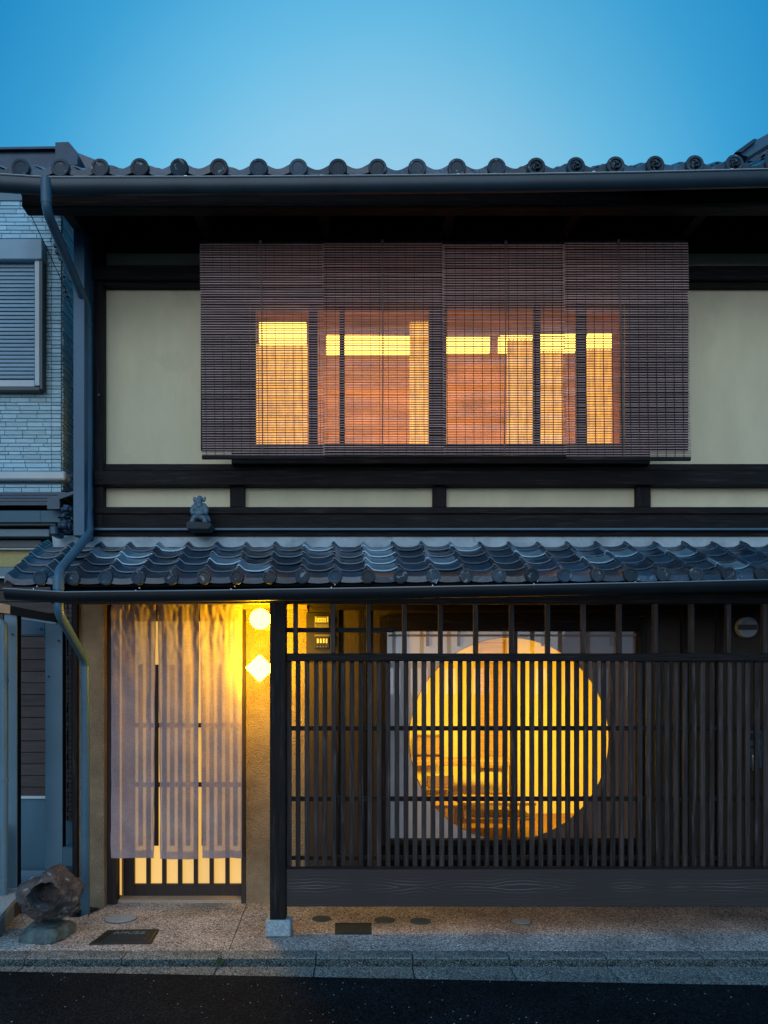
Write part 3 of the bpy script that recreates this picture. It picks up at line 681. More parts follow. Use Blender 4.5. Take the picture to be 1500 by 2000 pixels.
# --- upstairs window
uw = empty('upstairs_window', P(860, 885, 5.7), house)
UD = 5.70
for a, b in ((488, 499), (603, 620), (663, 673), (838, 872), (1043, 1056), (1127, 1146), (1214, 1222)):
    pb('mullion', uw, M['wood_v'], a, b, 592, 886, UD, .05, .003)
pb('frame', uw, M['wood_h'], 488, 1222, 586, 593, UD-.03, .10, .003)
pb('frame', uw, M['wood_h'], 488, 1222, 868, 888, UD-.02, .12, .003)
for a, b in ((499.5, 602.5), (620.5, 662.5), (673.5, 837.5), (872.5, 1042.5), (1056.5, 1126.5), (1146.5, 1213.5)):
    pb('pane', uw, M['glass'], a, b, 593.5, 867.5, UD+.02, .004, 0)
# upstairs room with its lit strip
bx('upstairs_wall', house, M['roomwall2'], X(440,6.6), X(1270,6.6), 7.4, 7.45, Z(900,6.2), Z(440,6.2), 0)
bx('upstairs_wall', house, M['roomwall2'], X(440,6.6)-.05, X(440,6.6), 5.78, 7.45, Z(900,6.2), Z(440,6.2), 0)
bx('upstairs_wall', house, M['roomwall2'], X(1270,6.6), X(1270,6.6)+.05, 5.78, 7.45, Z(900,6.2), Z(440,6.2), 0)
bx('upstairs_ceiling', house, M['roomwall2'], X(440,6.6)-.05, X(1270,6.6)+.05, 5.78, 7.45, Z(440,6.2), Z(440,6.2)+.05, 0)
bx('upstairs_floor', house, M['midwood'], X(440,6.6)-.05, X(1270,6.6)+.05, 5.78, 7.45, Z(900,6.2)-.05, Z(900,6.2), 0)
area('upstairs_lamp', (X(860,6.6), 6.75, Z(440,6.2)-.04), 2.4, .5, 62, (1,.43,.05))
for a, b, c, d, D in ((506, 598, 629, 668, 6.3), (637, 800, 654, 690, 6.6), (870, 957, 656, 687, 6.6), (975, 1044, 655, 685, 6.6), (1050, 1126, 652, 684, 6.6), (1148, 1196, 651, 681, 6.6)):
    t = tag(pb('strip_light', None, M['strip'], a, b, c, d, D, .06, .004), None, 'light', 'bright strip lights in the upstairs room')
    t['label'] = {506: 'shortest and highest yellow strip light behind the leftmost bamboo blind', 637: 'widest yellow strip light, behind the second bamboo blind from the left',
                  870: 'yellow strip light just right of the thick mullion behind the third blind', 975: 'yellow strip light beside the lit curtain behind the third blind',
                  1050: 'yellow strip light right of the thin mullion where the third and fourth blinds meet', 1148: 'smallest yellow strip light, rightmost behind the fourth bamboo blind'}[a]
def curtain(a, b, c, d, D, label):
    bm = bmesh.new(); n = 24; x0, x1 = X(a, D), X(b, D); z0, z1 = Z(d, D), Z(c, D); prev = None
    for i in range(n+1):
        x = x0+(x1-x0)*i/n; y = .012*math.sin(i*1.9)
        v = [bm.verts.new((x-(x0+x1)/2, y, z0-z1)), bm.verts.new((x-(x0+x1)/2, y, 0)), bm.verts.new((x-(x0+x1)/2, y+.003, 0)), bm.verts.new((x-(x0+x1)/2, y+.003, z0-z1))]
        if prev:
            for k in range(4): bm.faces.new((prev[k], v[k], v[(k+1)%4], prev[(k+1)%4]))
        prev = v
    o = from_bm('curtain', bm, M['strip2'], None, ((x0+x1)/2, D, z1), True, 60); tag(o, label, 'curtain', 'lit curtains upstairs')
curtain(800, 837, 629, 868, 6.2, 'tall narrow yellow curtain left of the thick mullion behind the second blind')
curtain(990, 1044, 664, 868, 6.2, 'wide yellow curtain left of the thin mullion behind the third blind')
curtain(1056, 1100, 688, 868, 6.3, 'yellow curtain right of the thin mullion behind the third blind')
curtain(1146, 1197, 682, 868, 6.25, 'yellow curtain behind the rightmost strip light and fourth blind')
curtain(500, 600, 672, 868, 6.75, 'orange lit curtain under the highest strip light behind the first blind')

# ---------------------------------------------------------------- lattice screen
LD = 5.12
lat = thing('lattice_screen', P(1030, 1825, LD), 'dark wooden lattice screen with closely set upright slats before the round opening', 'lattice screen')
pb('post', lat, M['wood_v'], 527, 558, 1160, 1800, LD-.05, .11, .004)
pb('footing_stone', lat, M['granite'], 518.5, 567, 1798, 1830, LD-.07, .17, .006)
pb('top_rail', lat, M['wood_h'], 558.5, R, 1160, 1179, LD+.003, .06, .003)
pb('middle_rail', lat, M['wood_h'], 559, R, 1276, 1291, LD-.028, .07, .003)
pb('base_board', lat, M['board'], 558.5, R, 1697, 1771, LD-.03, .06, .004)
mull = [577, 650, 720, 790, 860.5, 929.5, 1000, 1070.5, 1140, 1210.5, 1281, 1352, 1424, 1495, 1566, 1637, 1708, 1779, 1850, 1921, 1992, 2063, 2134, 2205, 2276]
for x in mull: pb('mullion', lat, M['slat'], x-4.5, x+4.5, 1179.3, 1275.7, LD, .035, .0015)
pb('back_rail', lat, M['wood_h'], 559, 770, 1226, 1235, LD+.036, .02, .002)
for y0, y1 in ((1418, 1427), (1556, 1565)): pb('back_rail', lat, M['wood_h'], 559, R, y0, y1, LD+.024, .022, .002)
pb('back_rail', lat, M['wood_h'], 559, R, 1672, 1680, LD+.026, .02, .002)
k = 0; x = 564.5
while x < 2290:
    o = pb('slat', lat, M['slat'], x-4.6, x+4.6, 1291.3, 1696.7, LD, .022, .0015)
    o.location.x += rnd.uniform(-.0015,.0015); o.location.y += rnd.uniform(-.002,.002)
    x += 17.58
pb('base_ledge', lat, M['wood_h'], 559, R, 1693.5, 1697, LD-.034, .02, .001)

# ---------------------------------------------------------------- bamboo blinds
BL = [('leftmost', 390, 632, 395, 634, 475, 890), ('second', 629, 868, 631, 868, 474, 890), ('third', 864, 1103, 866, 1106, 476, 890), ('rightmost', 1099, 1344, 1104, 1350, 473, 893)]
LB = ['bamboo slat blind hanging furthest left, partly over plain cream plaster', 'bamboo blind second from the left, hanging before the widest strip light',
      'bamboo blind third from the left, hanging before two lit curtains', 'bamboo blind furthest right, its bottom corner flaring outward over the plaster']
for bi, (nm, a, b, a2, b2, y0, y1) in enumerate(BL):
    D = 5.30+(bi%2)*.016
    zt, zb_ = Z(y0, D), Z(y1, D)
    t = thing('bamboo_blind', (X((a+b)/2, D), D, zt), LB[bi], 'blind', 'bamboo blinds hanging over the upstairs window')
    n = 86; me = {}
    ph = rnd.uniform(0, 6)
    for k in range(n):
        f = (k+.5)/n; wdt = (b-a)*(1-f)+(b2-a2)*f
        xl = (a*(1-f)+a2*f)
        xm = X(xl+wdt/2, D)+rnd.uniform(-.0008,.0008); wd = wdt*D/1500
        key = round(wd, 3)
        o = obj('slat', box_mesh(key, .005, .0064, 0, M['bamboo']), None, t, (xm, D+.012*math.sin(f*5+ph)*f+rnd.uniform(-.0015,.0015), zt+(zb_-zt)*f+rnd.uniform(-.0012,.0012)))
        o.rotation_euler = (rnd.uniform(-.3,.3), rnd.uniform(-.0016,.0016)+.0018*math.sin(k*.07+bi*2), 0)
    # stitching threads, one mesh
    bm = bmesh.new(); m_ = int((b-a)/17)
    for q in range(m_):
        for s in (-.0045, .0045):
            xx = X(a+8+q*17.2, D); x2 = X(a2+8+q*17.2, D)
            A = [bm.verts.new((xx+dx-WL[t.name].x, s+dy, 0)) for dx, dy in ((-.0012,-.0008),(.0012,-.0008),(.0012,.0008),(-.0012,.0008))]
            B = [bm.verts.new((x2+dx-WL[t.name].x, s+dy+.012*math.sin(5+ph), zb_-zt)) for dx, dy in ((-.0012,-.0008),(.0012,-.0008),(.0012,.0008),(-.0012,.0008))]
            for i in range(4): j = (i+1)%4; bm.faces.new((A[i], A[j], B[j], B[i]))
    from_bm('thread', bm, M['cord'], t, (WL[t.name].x, D, zt)).__setitem__('kind', 'stuff')
    cxp = (509, 747, 988, 1208)[bi]; c2 = (513, 747, 985, 1219)[bi]
    tube('pull_cord', t, M['cord2'], [P(cxp, y0-3, D-.02), P((cxp+c2)/2+1, (y0+y1)/2, D-.02), P(c2, y1-4, D-.02)], .0042, 8)
    tube('pulley', t, M['cord2'], [P(cxp, y0-5, D-.02), P(cxp, y0+2, D-.02)], .010, 8)
    pb('bottom_rail', t, M['wood_h'], a2-1, b2, y1-1, y1+6 if bi in (0,3) else y1+3, D-.012, .022, .002)
    pb('top_rail', t, M['wood_h'], a, b, y0-5, y0, D-.008, .016, .002)
    for px in (a+ (14 if bi==0 else 8), b-8):
        tube('hook', t, M['steel'], [P(px, y0-20, D), P(px+1, y0-16, D), P(px, y0-12, D)], .0025, 6)
        tube('hanging_cord', t, M['cord'], [P(px, y0-12, D), P(px, y0-3, D)], .0015, 6)

# ---------------------------------------------------------------- noren
ND = 5.62
nor = thing('entrance_curtain', P(345, 1150, ND), 'sheer mauve three panel split curtain hanging in front of the lit sliding door', 'curtain')
tube('rod', nor, M['doorwood'], [P(208, 1156, ND), P(476, 1156, ND)], .011, 12)
for i, (a, b) in enumerate(((217, 304.5), (307.5, 389.5), (391.0, 472.5))):
    bm = bmesh.new(); nx, nz_ = 34, 70; g = []
    x0, x1 = X(a, ND), X(b, ND); zt, zb_ = Z(1152, ND), Z(1676+rnd.uniform(-3,3), ND)
    for r in range(nz_+1):
        f = r/nz_; row = []
        for c in range(nx+1):
            u = c/nx; x = x0+(x1-x0)*u
            inset = .006*max(0, f-.05)*math.sin(min(1, f*1.6)*math.pi)
            x += (inset if u < .5 else -inset)*abs(u-.5)*2
            gp = max(0, f-.12)
            if i == 0: x -= .018*gp*u
            if i == 1: x += .022*gp*(1-u)-.016*gp*u
            if i == 2: x += .018*gp*(1-u)
            p = Vector((x*7, i*9, f*2.2))
            fold = .020*noise.noise(Vector((x*16, i*5+f*.6, 0)))*(1-.55*f)
            crump = .030*noise.noise(Vector((x*34, f*26, i*3)))*max(0, 1-f*3.2)+.016*noise.noise(Vector((x*10, f*9, 4+i)))*(.4+f)
            row.append(bm.verts.new((x-(x0+x1)/2, fold+crump, zt+(zb_-zt)*f-zt+.004*noise.noise(Vector((x*9, i, 2)))*f)))
        g.append(row)
    for r in range(nz_):
        for c in range(nx): bm.faces.new((g[r][c], g[r][c+1], g[r+1][c+1], g[r+1][c]))
    hm = bmesh.new()
    for cols_, rows_ in ((range(nx+1), (nz_-2, nz_-1, nz_)), ):
        hg = [[hm.verts.new(g[r][c].co+Vector((0,.003,0))) for c in cols_] for r in rows_]
        for a_, b_ in zip(hg, hg[1:]):
            for c in range(nx): hm.faces.new((a_[c], a_[c+1], b_[c+1], b_[c]))
    for e_ in (0, nx-1):
        hg = [[hm.verts.new(g[r][c].co+Vector((0,.003,0))) for c in (e_, e_+1)] for r in range(nz_-1)]
        for a_, b_ in zip(hg, hg[1:]): hm.faces.new((a_[0], a_[1], b_[1], b_[0]))
    from_bm('hem', hm, M['gauze'], nor, ((x0+x1)/2, ND, zt), True)
    o = from_bm('cloth_panel', bm, M['gauze'], nor, ((x0+x1)/2, ND, zt), True)

# ---------------------------------------------------------------- lamps
def lamp_round():
    D = 5.42; c = P(508, 1209, D); r = 20.3*D/1500
    t = thing('round_lamp', (c.x, 5.86, c.z), 'round glowing wall lamp above the diamond one on the yellow pier', 'lamp')
    bm = bmesh.new(); bmesh.ops.create_uvsphere(bm, u_segments=28, v_segments=16, radius=r); bmesh.ops.scale(bm, vec=(1,.75,1), verts=bm.verts)
    from_bm('globe', bm, M['lamp'], t, c, True)
    tube('base', t, M['white'], [(c.x, 5.858, c.z), (c.x, 5.47, c.z)], .015, 16)
    tube('wall_plate', t, M['white'], [(c.x, 5.858, c.z), (c.x, 5.84, c.z)], .045, 20)
lamp_round()
D = 5.42; c = P(507, 1305, D); h = 27*D/1500
t = thing('diamond_lamp', (c.x, 5.86, c.z), 'glowing diamond shaped wall lamp under the round one on the yellow pier', 'lamp')
pr = prism('shade', t, M['lamp'], [(c.x-h, c.z), (c.x, c.z-h), (c.x+h, c.z), (c.x, c.z+h)], D-.02, D+.04, .006)
tube('base', t, M['white'], [(c.x, 5.858, c.z), (c.x, 5.461, c.z)], .015, 12)
tube('wall_plate', t, M['white'], [(c.x, 5.858, c.z), (c.x, 5.84, c.z)], .045, 20)

# ---------------------------------------------------------------- wall fittings behind the lattice
mb = thing('meter_board', P(630, 1270, 5.83), 'black board holding two electricity meters on the wall behind the lattice', 'board')
pb('panel', mb, M['black'], 598, 651, 1196, 1292, 5.845, .022, .004)
def meter(py0, py1, label, kind):
    D = 5.79; t = thing('electricity_meter', P(629, (py0+py1)/2, D+.055), label, 'meter', 'electricity meters behind the lattice')
    pb('body', t, M['grey'] if kind == 0 else M['black'], 614.5, 643.5, py0, py1, D, .055, .004)
    if kind == 0:
        pb('display', t, M['film'], 620, 637, py0+4, py0+12, D-.004, .006, .001)
        text('digits', '8152', .026, .0006, M['black'], t, P(628.5, py0+11, D-.006), (math.pi/2, 0, 0))
        pb('cover_strip', t, M['black'], 616, 642, py0+13.5, py0+15, D-.003, .004, 0)
        pb('terminal_cover', t, M['grey'], 616, 642, py0+16, py1-1, D-.004, .005, .001)
        for q in (617, 640): pb('side_clip', t, M['white'], q-1, q+1, py0+2, py0+12, D-.004, .005, 0)
    else:
        pb('hood', t, M['grey'], 614, 644, py0+1, py0+5, D-.012, .02, .002)
        for q in range(4): pb('switch', t, M['white'], 619+q*5.7, 622.5+q*5.7, py0+9, py0+18, D-.008, .01, .001)
        for q in range(4): tube('screw', t, M['steel'], [P(620+q*5.7, py1-3, D), P(620+q*5.7, py1-3, D-.006)], .004, 8)
meter(1203, 1226, 'upper grey electricity meter with a small display behind the lattice', 0)
meter(1238, 1266, 'lower black electricity meter with four white switches behind the lattice', 1)
D = 5.80; t = thing('air_vent', P(1461, 1225, D+.06), 'round grey wall vent behind the upper right lattice openings', 'vent')
c = P(1461, 1225, D); r = 20*D/1500
o = obj('cap', disc_mesh(r, .05, M['coverpale']), None, t, c)
pb('bar', t, M['black'], 1442, 1480, 1220, 1230, D-.012, .008, .001)
t = thing('door_intercom', P(1478, 1490, 5.82), 'grey metal entry keypad and latch hanging behind the rightmost slats', 'keypad')
pb('plate', t, M['bluepanel'], 1462, 1490, 1425, 1500, 5.80, .03, .004)
pb('display', t, M['black'], 1466, 1486, 1432, 1446, 5.795, .006, .001); pb('display', t, M['black'], 1466, 1486, 1456, 1462, 5.795, .006, .001)
tube('latch', t, M['steel'], smooth_path([P(1470, 1470, 5.79), P(1470, 1475, 5.76), P(1472, 1500, 5.76), P(1470, 1504, 5.77)], .01), .008, 8)

# ---------------------------------------------------------------- roof statue
def ell(bm, c, r, rot=None, sub=3):
    m = Matrix.Translation(c)
    if rot: m = m @ Matrix.Rotation(rot[0], 4, rot[1])
    m = m @ Matrix.Diagonal((*r, 1))
    bmesh.ops.create_icosphere(bm, subdivisions=sub, radius=1, matrix=m)
SD = 5.46; base = P(390, 1024, SD); u = SD/1500
st = thing('roof_figurine', base, 'small blue grey clay figure of a bearded man in robes seated on the canopy roof', 'figurine')
bm = bmesh.new()
V = lambda x, z, y=0: Vector((x*u, y*u, z*u))
ell(bm, V(1, 28), (12*u, 9*u, 14*u))                 # chest
ell(bm, V(1, 20, -4), (11*u, 8*u, 9*u))              # belly
ell(bm, V(0, 14), (14*u, 10*u, 7*u))                 # lap
for s in (-1, 1):
    ell(bm, V(s*9, 10, -6), (7*u, 9*u, 6*u), (s*.35, 'Y'))      # thighs
    ell(bm, V(s*12, 5, -9), (5*u, 6*u, 6*u))                   # shins
    ell(bm, V(s*14.5, 1.5, -12), (4.5*u, 5*u, 2*u))                # feet
    ell(bm, V(s*11.5, 31), (6*u, 6.5*u, 8*u), (-s*.5, 'Y'))      # shoulders
    ell(bm, V(s*13.5, 24, -3), (4.5*u, 5*u, 8*u), (s*.15, 'Y'))  # sleeves
ell(bm, V(7, 19, -10), (5*u, 4*u, 3*u)); ell(bm, V(-10, 20, -9), (3.6*u, 4*u, 3.6*u))  # hands
ell(bm, V(16, 12, 1), (4*u, 4*u, 9*u), (-.45, 'Y'))    # trailing sleeve
ell(bm, V(-1, 42, -2), (7*u, 7*u, 8*u))               # head
ell(bm, V(0, 35, -6), (5.5*u, 4*u, 7*u))              # beard
ell(bm, V(0, 41.5, -8.5), (1.4*u, 1.8*u, 2.4*u))          # nose
for s in (-1, 1): ell(bm, V(s*8, 37, 0), (4*u, 3*u, 5*u), (s*.6, 'Y'))
o = from_bm('body', bm, M['statue'], st, base, True)
rm = o.modifiers.new('r', 'REMESH'); rm.mode = 'VOXEL'; rm.voxel_size = .0032; rm.use_smooth_shade = True
bm = bmesh.new(); ell(bm, V(0, 50, 0), (5.5*u, 5.5*u, 6.5*u)); ell(bm, V(0, 47, 0), (8*u, 7*u, 2.2*u))
for s in (-1, 1): ell(bm, V(s*9, 48.5, 0), (3.4*u, 2*u, 6*u), (s*.35, 'Y'))
o = from_bm('hat', bm, M['statue'], st, base, True)
rm = o.modifiers.new('r', 'REMESH'); rm.mode = 'VOXEL'; rm.voxel_size = .003; rm.use_smooth_shade = True
bm = bmesh.new(); ell(bm, V(-6, 36, -4), (1.1*u, 1*u, 14*u), (-.5, 'Y'))
from_bm('sword', bm, M['statue'], st, base, True)
prism('pedestal', st, M['mortar'], [(base.x-21*u, base.z-13*u), (base.x+21*u, base.z-13*u), (base.x+27*u, base.z-5*u), (base.x+24*u, base.z-1*u), (base.x-19*u, base.z+2*u), (base.x-23*u, base.z-4*u)], SD-.07, SD+.07, .004)

# ---------------------------------------------------------------- stones by the pier
def rock(name, c, prof, dep, mat, seed, hollow=None, sub=6, facet=.35, par=None):
    """prof: outline as (dx, dz) in metres, counter-clockwise from +x"""
    angs = [(math.atan2(z, x) % (2*math.pi), math.hypot(x, z)) for x, z in prof]; angs.sort()
    def rad(a):
        a %= 2*math.pi
        for (a1, r1), (a2, r2) in zip(angs, angs[1:]+[(angs[0][0]+2*math.pi, angs[0][1])]):
            if a1 <= a <= a2 or a1 <= a+2*math.pi <= a2:
                aa = a if a1 <= a <= a2 else a+2*math.pi
                f = (aa-a1)/(a2-a1); f = f*f*(3-2*f)*.5+f*.5; return r1*(1-f)+r2*f
        return angs[0][1]
    bm = bmesh.new(); bmesh.ops.create_icosphere(bm, subdivisions=sub, radius=1)
    planes = []
    rr = random.Random(seed)
    for _ in range(12):
        d = Vector((rr.uniform(-1,1), rr.uniform(-1,.5), rr.uniform(-1,1))).normalized(); planes.append((d, rr.uniform(.80,.96)))
    for v in bm.verts:
        p = v.co.copy()
        for d, h in planes:
            s = p.dot(d)
            if s > h: p -= d*(s-h)*.85
        q = math.hypot(p.x, p.z)
        R_ = rad(math.atan2(p.z, p.x))
        f = 1+.06*noise.noise(v.co*2+Vector((seed,0,0)))+.05*noise.noise(v.co*4)+.035*noise.noise(v.co*10)+.018*noise.noise(v.co*24)+.010*noise.noise(v.co*50)
        n = Vector((p.x*R_, p.y*dep, p.z*R_))*f
        if hollow and v.co.y < .1:
            hx, hz, hrx, hrz, hd = hollow
            e = math.hypot((n.x-hx)/hrx, (n.z-hz)/hrz)+.14*noise.noise(v.co*3.5)
            k = max(0, min(1, (1.08-e)/.26)); k = k*k*(3-2*k)
            n.y += hd*k*(1-.30*e*e)
            if 1.0 < e < 1.35: n.y -= .012*(1.35-e)/.35
        v.co = n
    o = from_bm(name, bm, mat, par, c, True, 22)
    return o
k = 5.08/1500
c = P(97, 1742, 5.08)
t = thing('carved_rock', P(97, 1795, 5.08), 'brown boulder with a scooped out hollow balanced on a flat stone', 'rock')
rock('boulder', c, [(61*k, 12*k), (52*k, 22*k), (32*k, 38*k), (15*k, 52*k), (2*k, 47*k), (-18*k, 32*k), (-40*k, 24*k), (-58*k, 14*k), (-63*k, -8*k), (-52*k, -32*k), (-22*k, -50*k), (10*k, -53*k), (35*k, -44*k), (55*k, -20*k)],
     .19, M['stone'], 3, (8*k, 3*k, 27*k, 24*k, .20), par=t)
c2 = P(88, 1820, 5.06); k2 = 5.06/1500
t = thing('flat_rock', P(88, 1848, 5.0), 'flat green grey stone carrying the hollow boulder beside the downpipe', 'rock')
def G(px, py, z=0): D = (H-z)*F/(py-CY); return Vector((X(px, D), D, z))
bm = bmesh.new()
lo = [G(30, 1842), G(112, 1847), G(152, 1816), G(74, 1800)]; hi = [G(50, 1812, .085), G(112, 1815, .09), G(146, 1796, .085), G(76, 1787, .08)]
lo = [p-Vector((0,0,.01)) for p in lo]
cc = sum(lo, Vector())/4; cc.z = .04
n = 26
def quadp(q, u, v): return q[0].lerp(q[1], u).lerp(q[3].lerp(q[2], u), v)
bmesh.ops.create_cube(bm, size=2); bmesh.ops.subdivide_edges(bm, edges=bm.edges[:], cuts=22, use_grid_fill=True)
for v in bm.verts:
    a, b, c_ = (v.co.x+1)/2, (v.co.y+1)/2, (v.co.z+1)/2
    p = quadp(lo, a, b).lerp(quadp(hi, a, b), c_)
    q = p-cc; e = max(0, (v.co.length-1.25)); q *= 1-.26*e
    q *= 1+.13*noise.noise(p*8)+.05*noise.noise(p*22)+.025*noise.noise(p*55)
    v.co = q
from_bm('stone', bm, M['stone2'], t, cc, True, 20)
bm = bmesh.new()
for i in range(150):
    x = rnd.uniform(pitx0, pitx1+.02); y = rnd.uniform(pity, 5.78); r = rnd.uniform(.007,.014)
    m = Matrix.Translation((x, y, -.03+rnd.uniform(0,.03))) @ Matrix.Rotation(rnd.uniform(0,3), 4, 'Z') @ Matrix.Diagonal((r*1.3, r, r*.7, 1))
    bmesh.ops.create_icosphere(bm, subdivisions=1, radius=1, matrix=m)
tag(from_bm('pebbles', bm, M['pebble'], None, (0,0,0), True), 'black pebbles around the foot of the downpipe', 'pebbles', kind='stuff')

# ---------------------------------------------------------------- covers in the pavement
def G2(px, py): D = H*F/(py-CY); return X(px, D), D
def round_cover(px, py, rpx, m, label, ribs=0):
    x, y = G2(px, py); r = rpx*y/1500
    t = thing('pavement_cover', (x, y, 0), label, 'cover', 'round covers in the pavement')
    bm = bmesh.new(); bmesh.ops.create_cone(bm, cap_ends=True, segments=40, radius1=r, radius2=r-.002, depth=.012); from_bm('lid', bm, m, t, (x, y, .001), True, 30)
    pts = [(x+(r+.001)*math.cos(a*math.pi/20), y+(r+.001)*math.sin(a*math.pi/20), .003) for a in range(41)]
    tube('ring', t, M['coverdark'], pts, .003, 6, close=False)
    for i in range(ribs):
        o = -r*.7+r*1.4*i/(ribs-1); hw = math.sqrt(r*r-o*o)*.8
        bx('rib', t, m, x-hw, x+hw, y+o-.003, y+o+.003, .007, .0095, 0)
round_cover(236, 1795, 30, M['coverpale'], 'pale grey round cover in the pavement before the doorway', 4)
round_cover(751, 1798, 20, M['coverdark'], 'darkest round cover, directly right of the rectangular drain grate', 0)
round_cover(821, 1800, 20, M['coverdark'], 'faint grey round cover second from the drain grate', 3)
round_cover(1018, 1801, 20, M['coverpale'], 'grey round cover standing alone right of centre below the lattice', 3)
round_cover(628, 1795, 18, M['coverdark'], 'faint round cover between the stone footing and the drain grate', 0)
# rectangular covers
def quad_cover(pts, name, label, mat, letter=None):
    g = [G2(*p) for p in pts]; cx_ = sum(p[0] for p in g)/4; cy_ = sum(p[1] for p in g)/4
    t = thing(name, (cx_, cy_, 0), label, 'grate')
    def lerp(u, v):
        a = Vector((*g[0],0)).lerp(Vector((*g[1],0)), u); b = Vector((*g[3],0)).lerp(Vector((*g[2],0)), u); return a.lerp(b, v)
    def plate(n, u0, u1, v0, v1, z0, z1, m):
        q = [lerp(u0, v0), lerp(u1, v0), lerp(u1, v1), lerp(u0, v1)]; bm = bmesh.new()
        A = [bm.verts.new((p.x-cx_, p.y-cy_, z1)) for p in q]; B = [bm.verts.new((p.x-cx_, p.y-cy_, z0)) for p in q]
        bm.faces.new(A); bm.faces.new(B[::-1])
        for i in range(4): j = (i+1)%4; bm.faces.new((A[i], B[i], B[j], A[j]))
        return from_bm(n, bm, m, t, (cx_, cy_, 0))
    return t, plate, lerp
t, pl, lp = quad_cover([(172, 1846), (296, 1844), (312, 1816), (209, 1818)], 'lettered_cover', 'dark rectangular iron cover with raised lettering in front of the doorway', None)
pl('plate', 0, 1, 0, 1, -.004, .0035, M['iron'])
for a, b, c, d in ((.02,.98,.02,.09), (.02,.98,.91,.98), (.02,.06,.10,.90), (.94,.98,.10,.90), (.09,.11,.12,.88), (.89,.91,.12,.88), (.13,.145,.12,.88), (.855,.87,.12,.88)):
    pl('rim', a, b, c, d, .003, .009, M['iron'])
for i in range(9): pl('ridge', .17, .83, .14+.083*i, .165+.083*i, .003, .006, M['iron'])
q = lp(.5, .68); text('lettering', 'AMUZZ', .062, .0025, M['iron2'], t, (q.x, q.y, .007), (0,0,0))
t, pl, lp = quad_cover([(654, 1826), (726, 1826), (726, 1804), (654, 1804)], 'drain_grate', 'plain dark rectangular drain grate in the pavement under the lattice', None)
pl('plate', 0, 1, 0, 1, -.004, .002, M['coverdark'])
for i in range(14): pl('bar', .03+i*.068, .06+i*.068, .08, .92, .0015, .006, M['iron'])
for a, b, c, d in ((0,1,0,.05), (0,1,.95,1)): pl('rim', a, b, c, d, .0018, .007, M['iron'])
bm = bmesh.new()
for i in range(420):
    x = rnd.uniform(-3, 3); e_ = rnd.random()
    if e_ < .5: y, z = 4.64-abs(rnd.gauss(0,.012)), ZR+.002
    else: y, z = rnd.uniform(3.7, edge(max(-4,min(4,x)))), ZR+.004
    r = rnd.uniform(.0012,.0035)*(1 if e_ > .5 else 1.3)
    bmesh.ops.create_icosphere(bm, subdivisions=1, radius=1, matrix=Matrix.Translation((x, y, z)) @ Matrix.Diagonal((r*1.4, r, r*.5, 1)))
tag(from_bm('grit', bm, M['coverpale'], None, (0,0,0)), 'pale grit scattered over the road and along the kerb', 'grit', kind='stuff')
# weed in the kerb
x, y = X(428, 4.64), 4.64
t = thing('weed', (x, y, -.04), 'small green weed growing out of the kerb joint before the door', 'weed')
for i in range(13):
    a = rnd.uniform(0, 6.28); h = rnd.uniform(.03,.075); s = rnd.uniform(.01,.045)
    p0 = Vector((x+rnd.uniform(-.008,.008), y, -.045)); p1 = p0+Vector((math.cos(a)*s*.4, -abs(math.sin(a))*s*.4, h*.7)); p2 = p0+Vector((math.cos(a)*s, -abs(math.sin(a))*s, h))
    tube('leaf', t, M['green'], [p0, p1, p2], [.0015, .0045, .0008], 6, .3)

# ---------------------------------------------------------------- neighbour on the left
ne = thing('neighbour_house', (-3.2, 6.6, 0), 'pale brick clad house on the left with a roller shutter window', 'house')
BD = 6.60
pb('brick_backing', ne, M['joint'], -700, 118.5, 352, 962, BD+.012, .3, 0)
bx('side_backing', ne, M['joint'], X(120,BD)-.10, X(120,BD)-.012, BD+.04, 8.4, Z(962,BD), Z(352,BD)+.1, 0)
pb('wall_cap', ne, M['greypaint'], -700, 121, 345, 391, BD-.01, .05, 0)
y = 392.5; r = 0
while y < 958:
    hgt = 8.9 if r % 2 == 0 else 5.9
    x = -22-rnd.uniform(0, 20)
    while x < 119:
        L_ = rnd.uniform(26, 46) if hgt > 7 else rnd.uniform(18, 44)
        x2 = x+L_
        if x < 100.3 < x2: x2 = 100.4
        if x2 > 119.5 or (x >= 100.4 and 119.5-x2 < 8): x2 = 119.5
        in_win = (y+hgt > 466 and y < 762)
        a = x
        if in_win and x < 84: a = 84
        if 918 < y < 938: a = 999
        if x2 > a+2:
            dd = rnd.uniform(0, .006)
            pb('brick', ne, M['brick'], a+.5, x2-.6, y+.4, y+hgt-.6, BD+dd, .02-dd, .0008)
        x = x2
    y += hgt+.6; r += 1
bm = bmesh.new(); y = 392.5; r = 0; org = P(-200, 700, BD)
while y < 958:
    hgt = 8.9 if r % 2 == 0 else 5.9; x = -700
    while x < -24:
        L_ = rnd.uniform(26, 46); x2 = min(x+L_, -22)
        if not (465 < y+hgt and y < 763 and x2 > -60) and not 918 < y < 938 and x2-x > 3:
            p = P((x+x2)/2, y+hgt/2, BD)-org; m = Matrix.Translation(p+Vector((0,.01,0))) @ Matrix.Diagonal(((x2-x-1)*BD/1500, .02, (hgt-.8)*BD/1500, 1)); bmesh.ops.create_cube(bm, size=1, matrix=m)
        x += L_
    y += hgt+.6; r += 1
from_bm('outer_bricks', bm, M['brick'], ne, org)['kind'] = 'stuff'
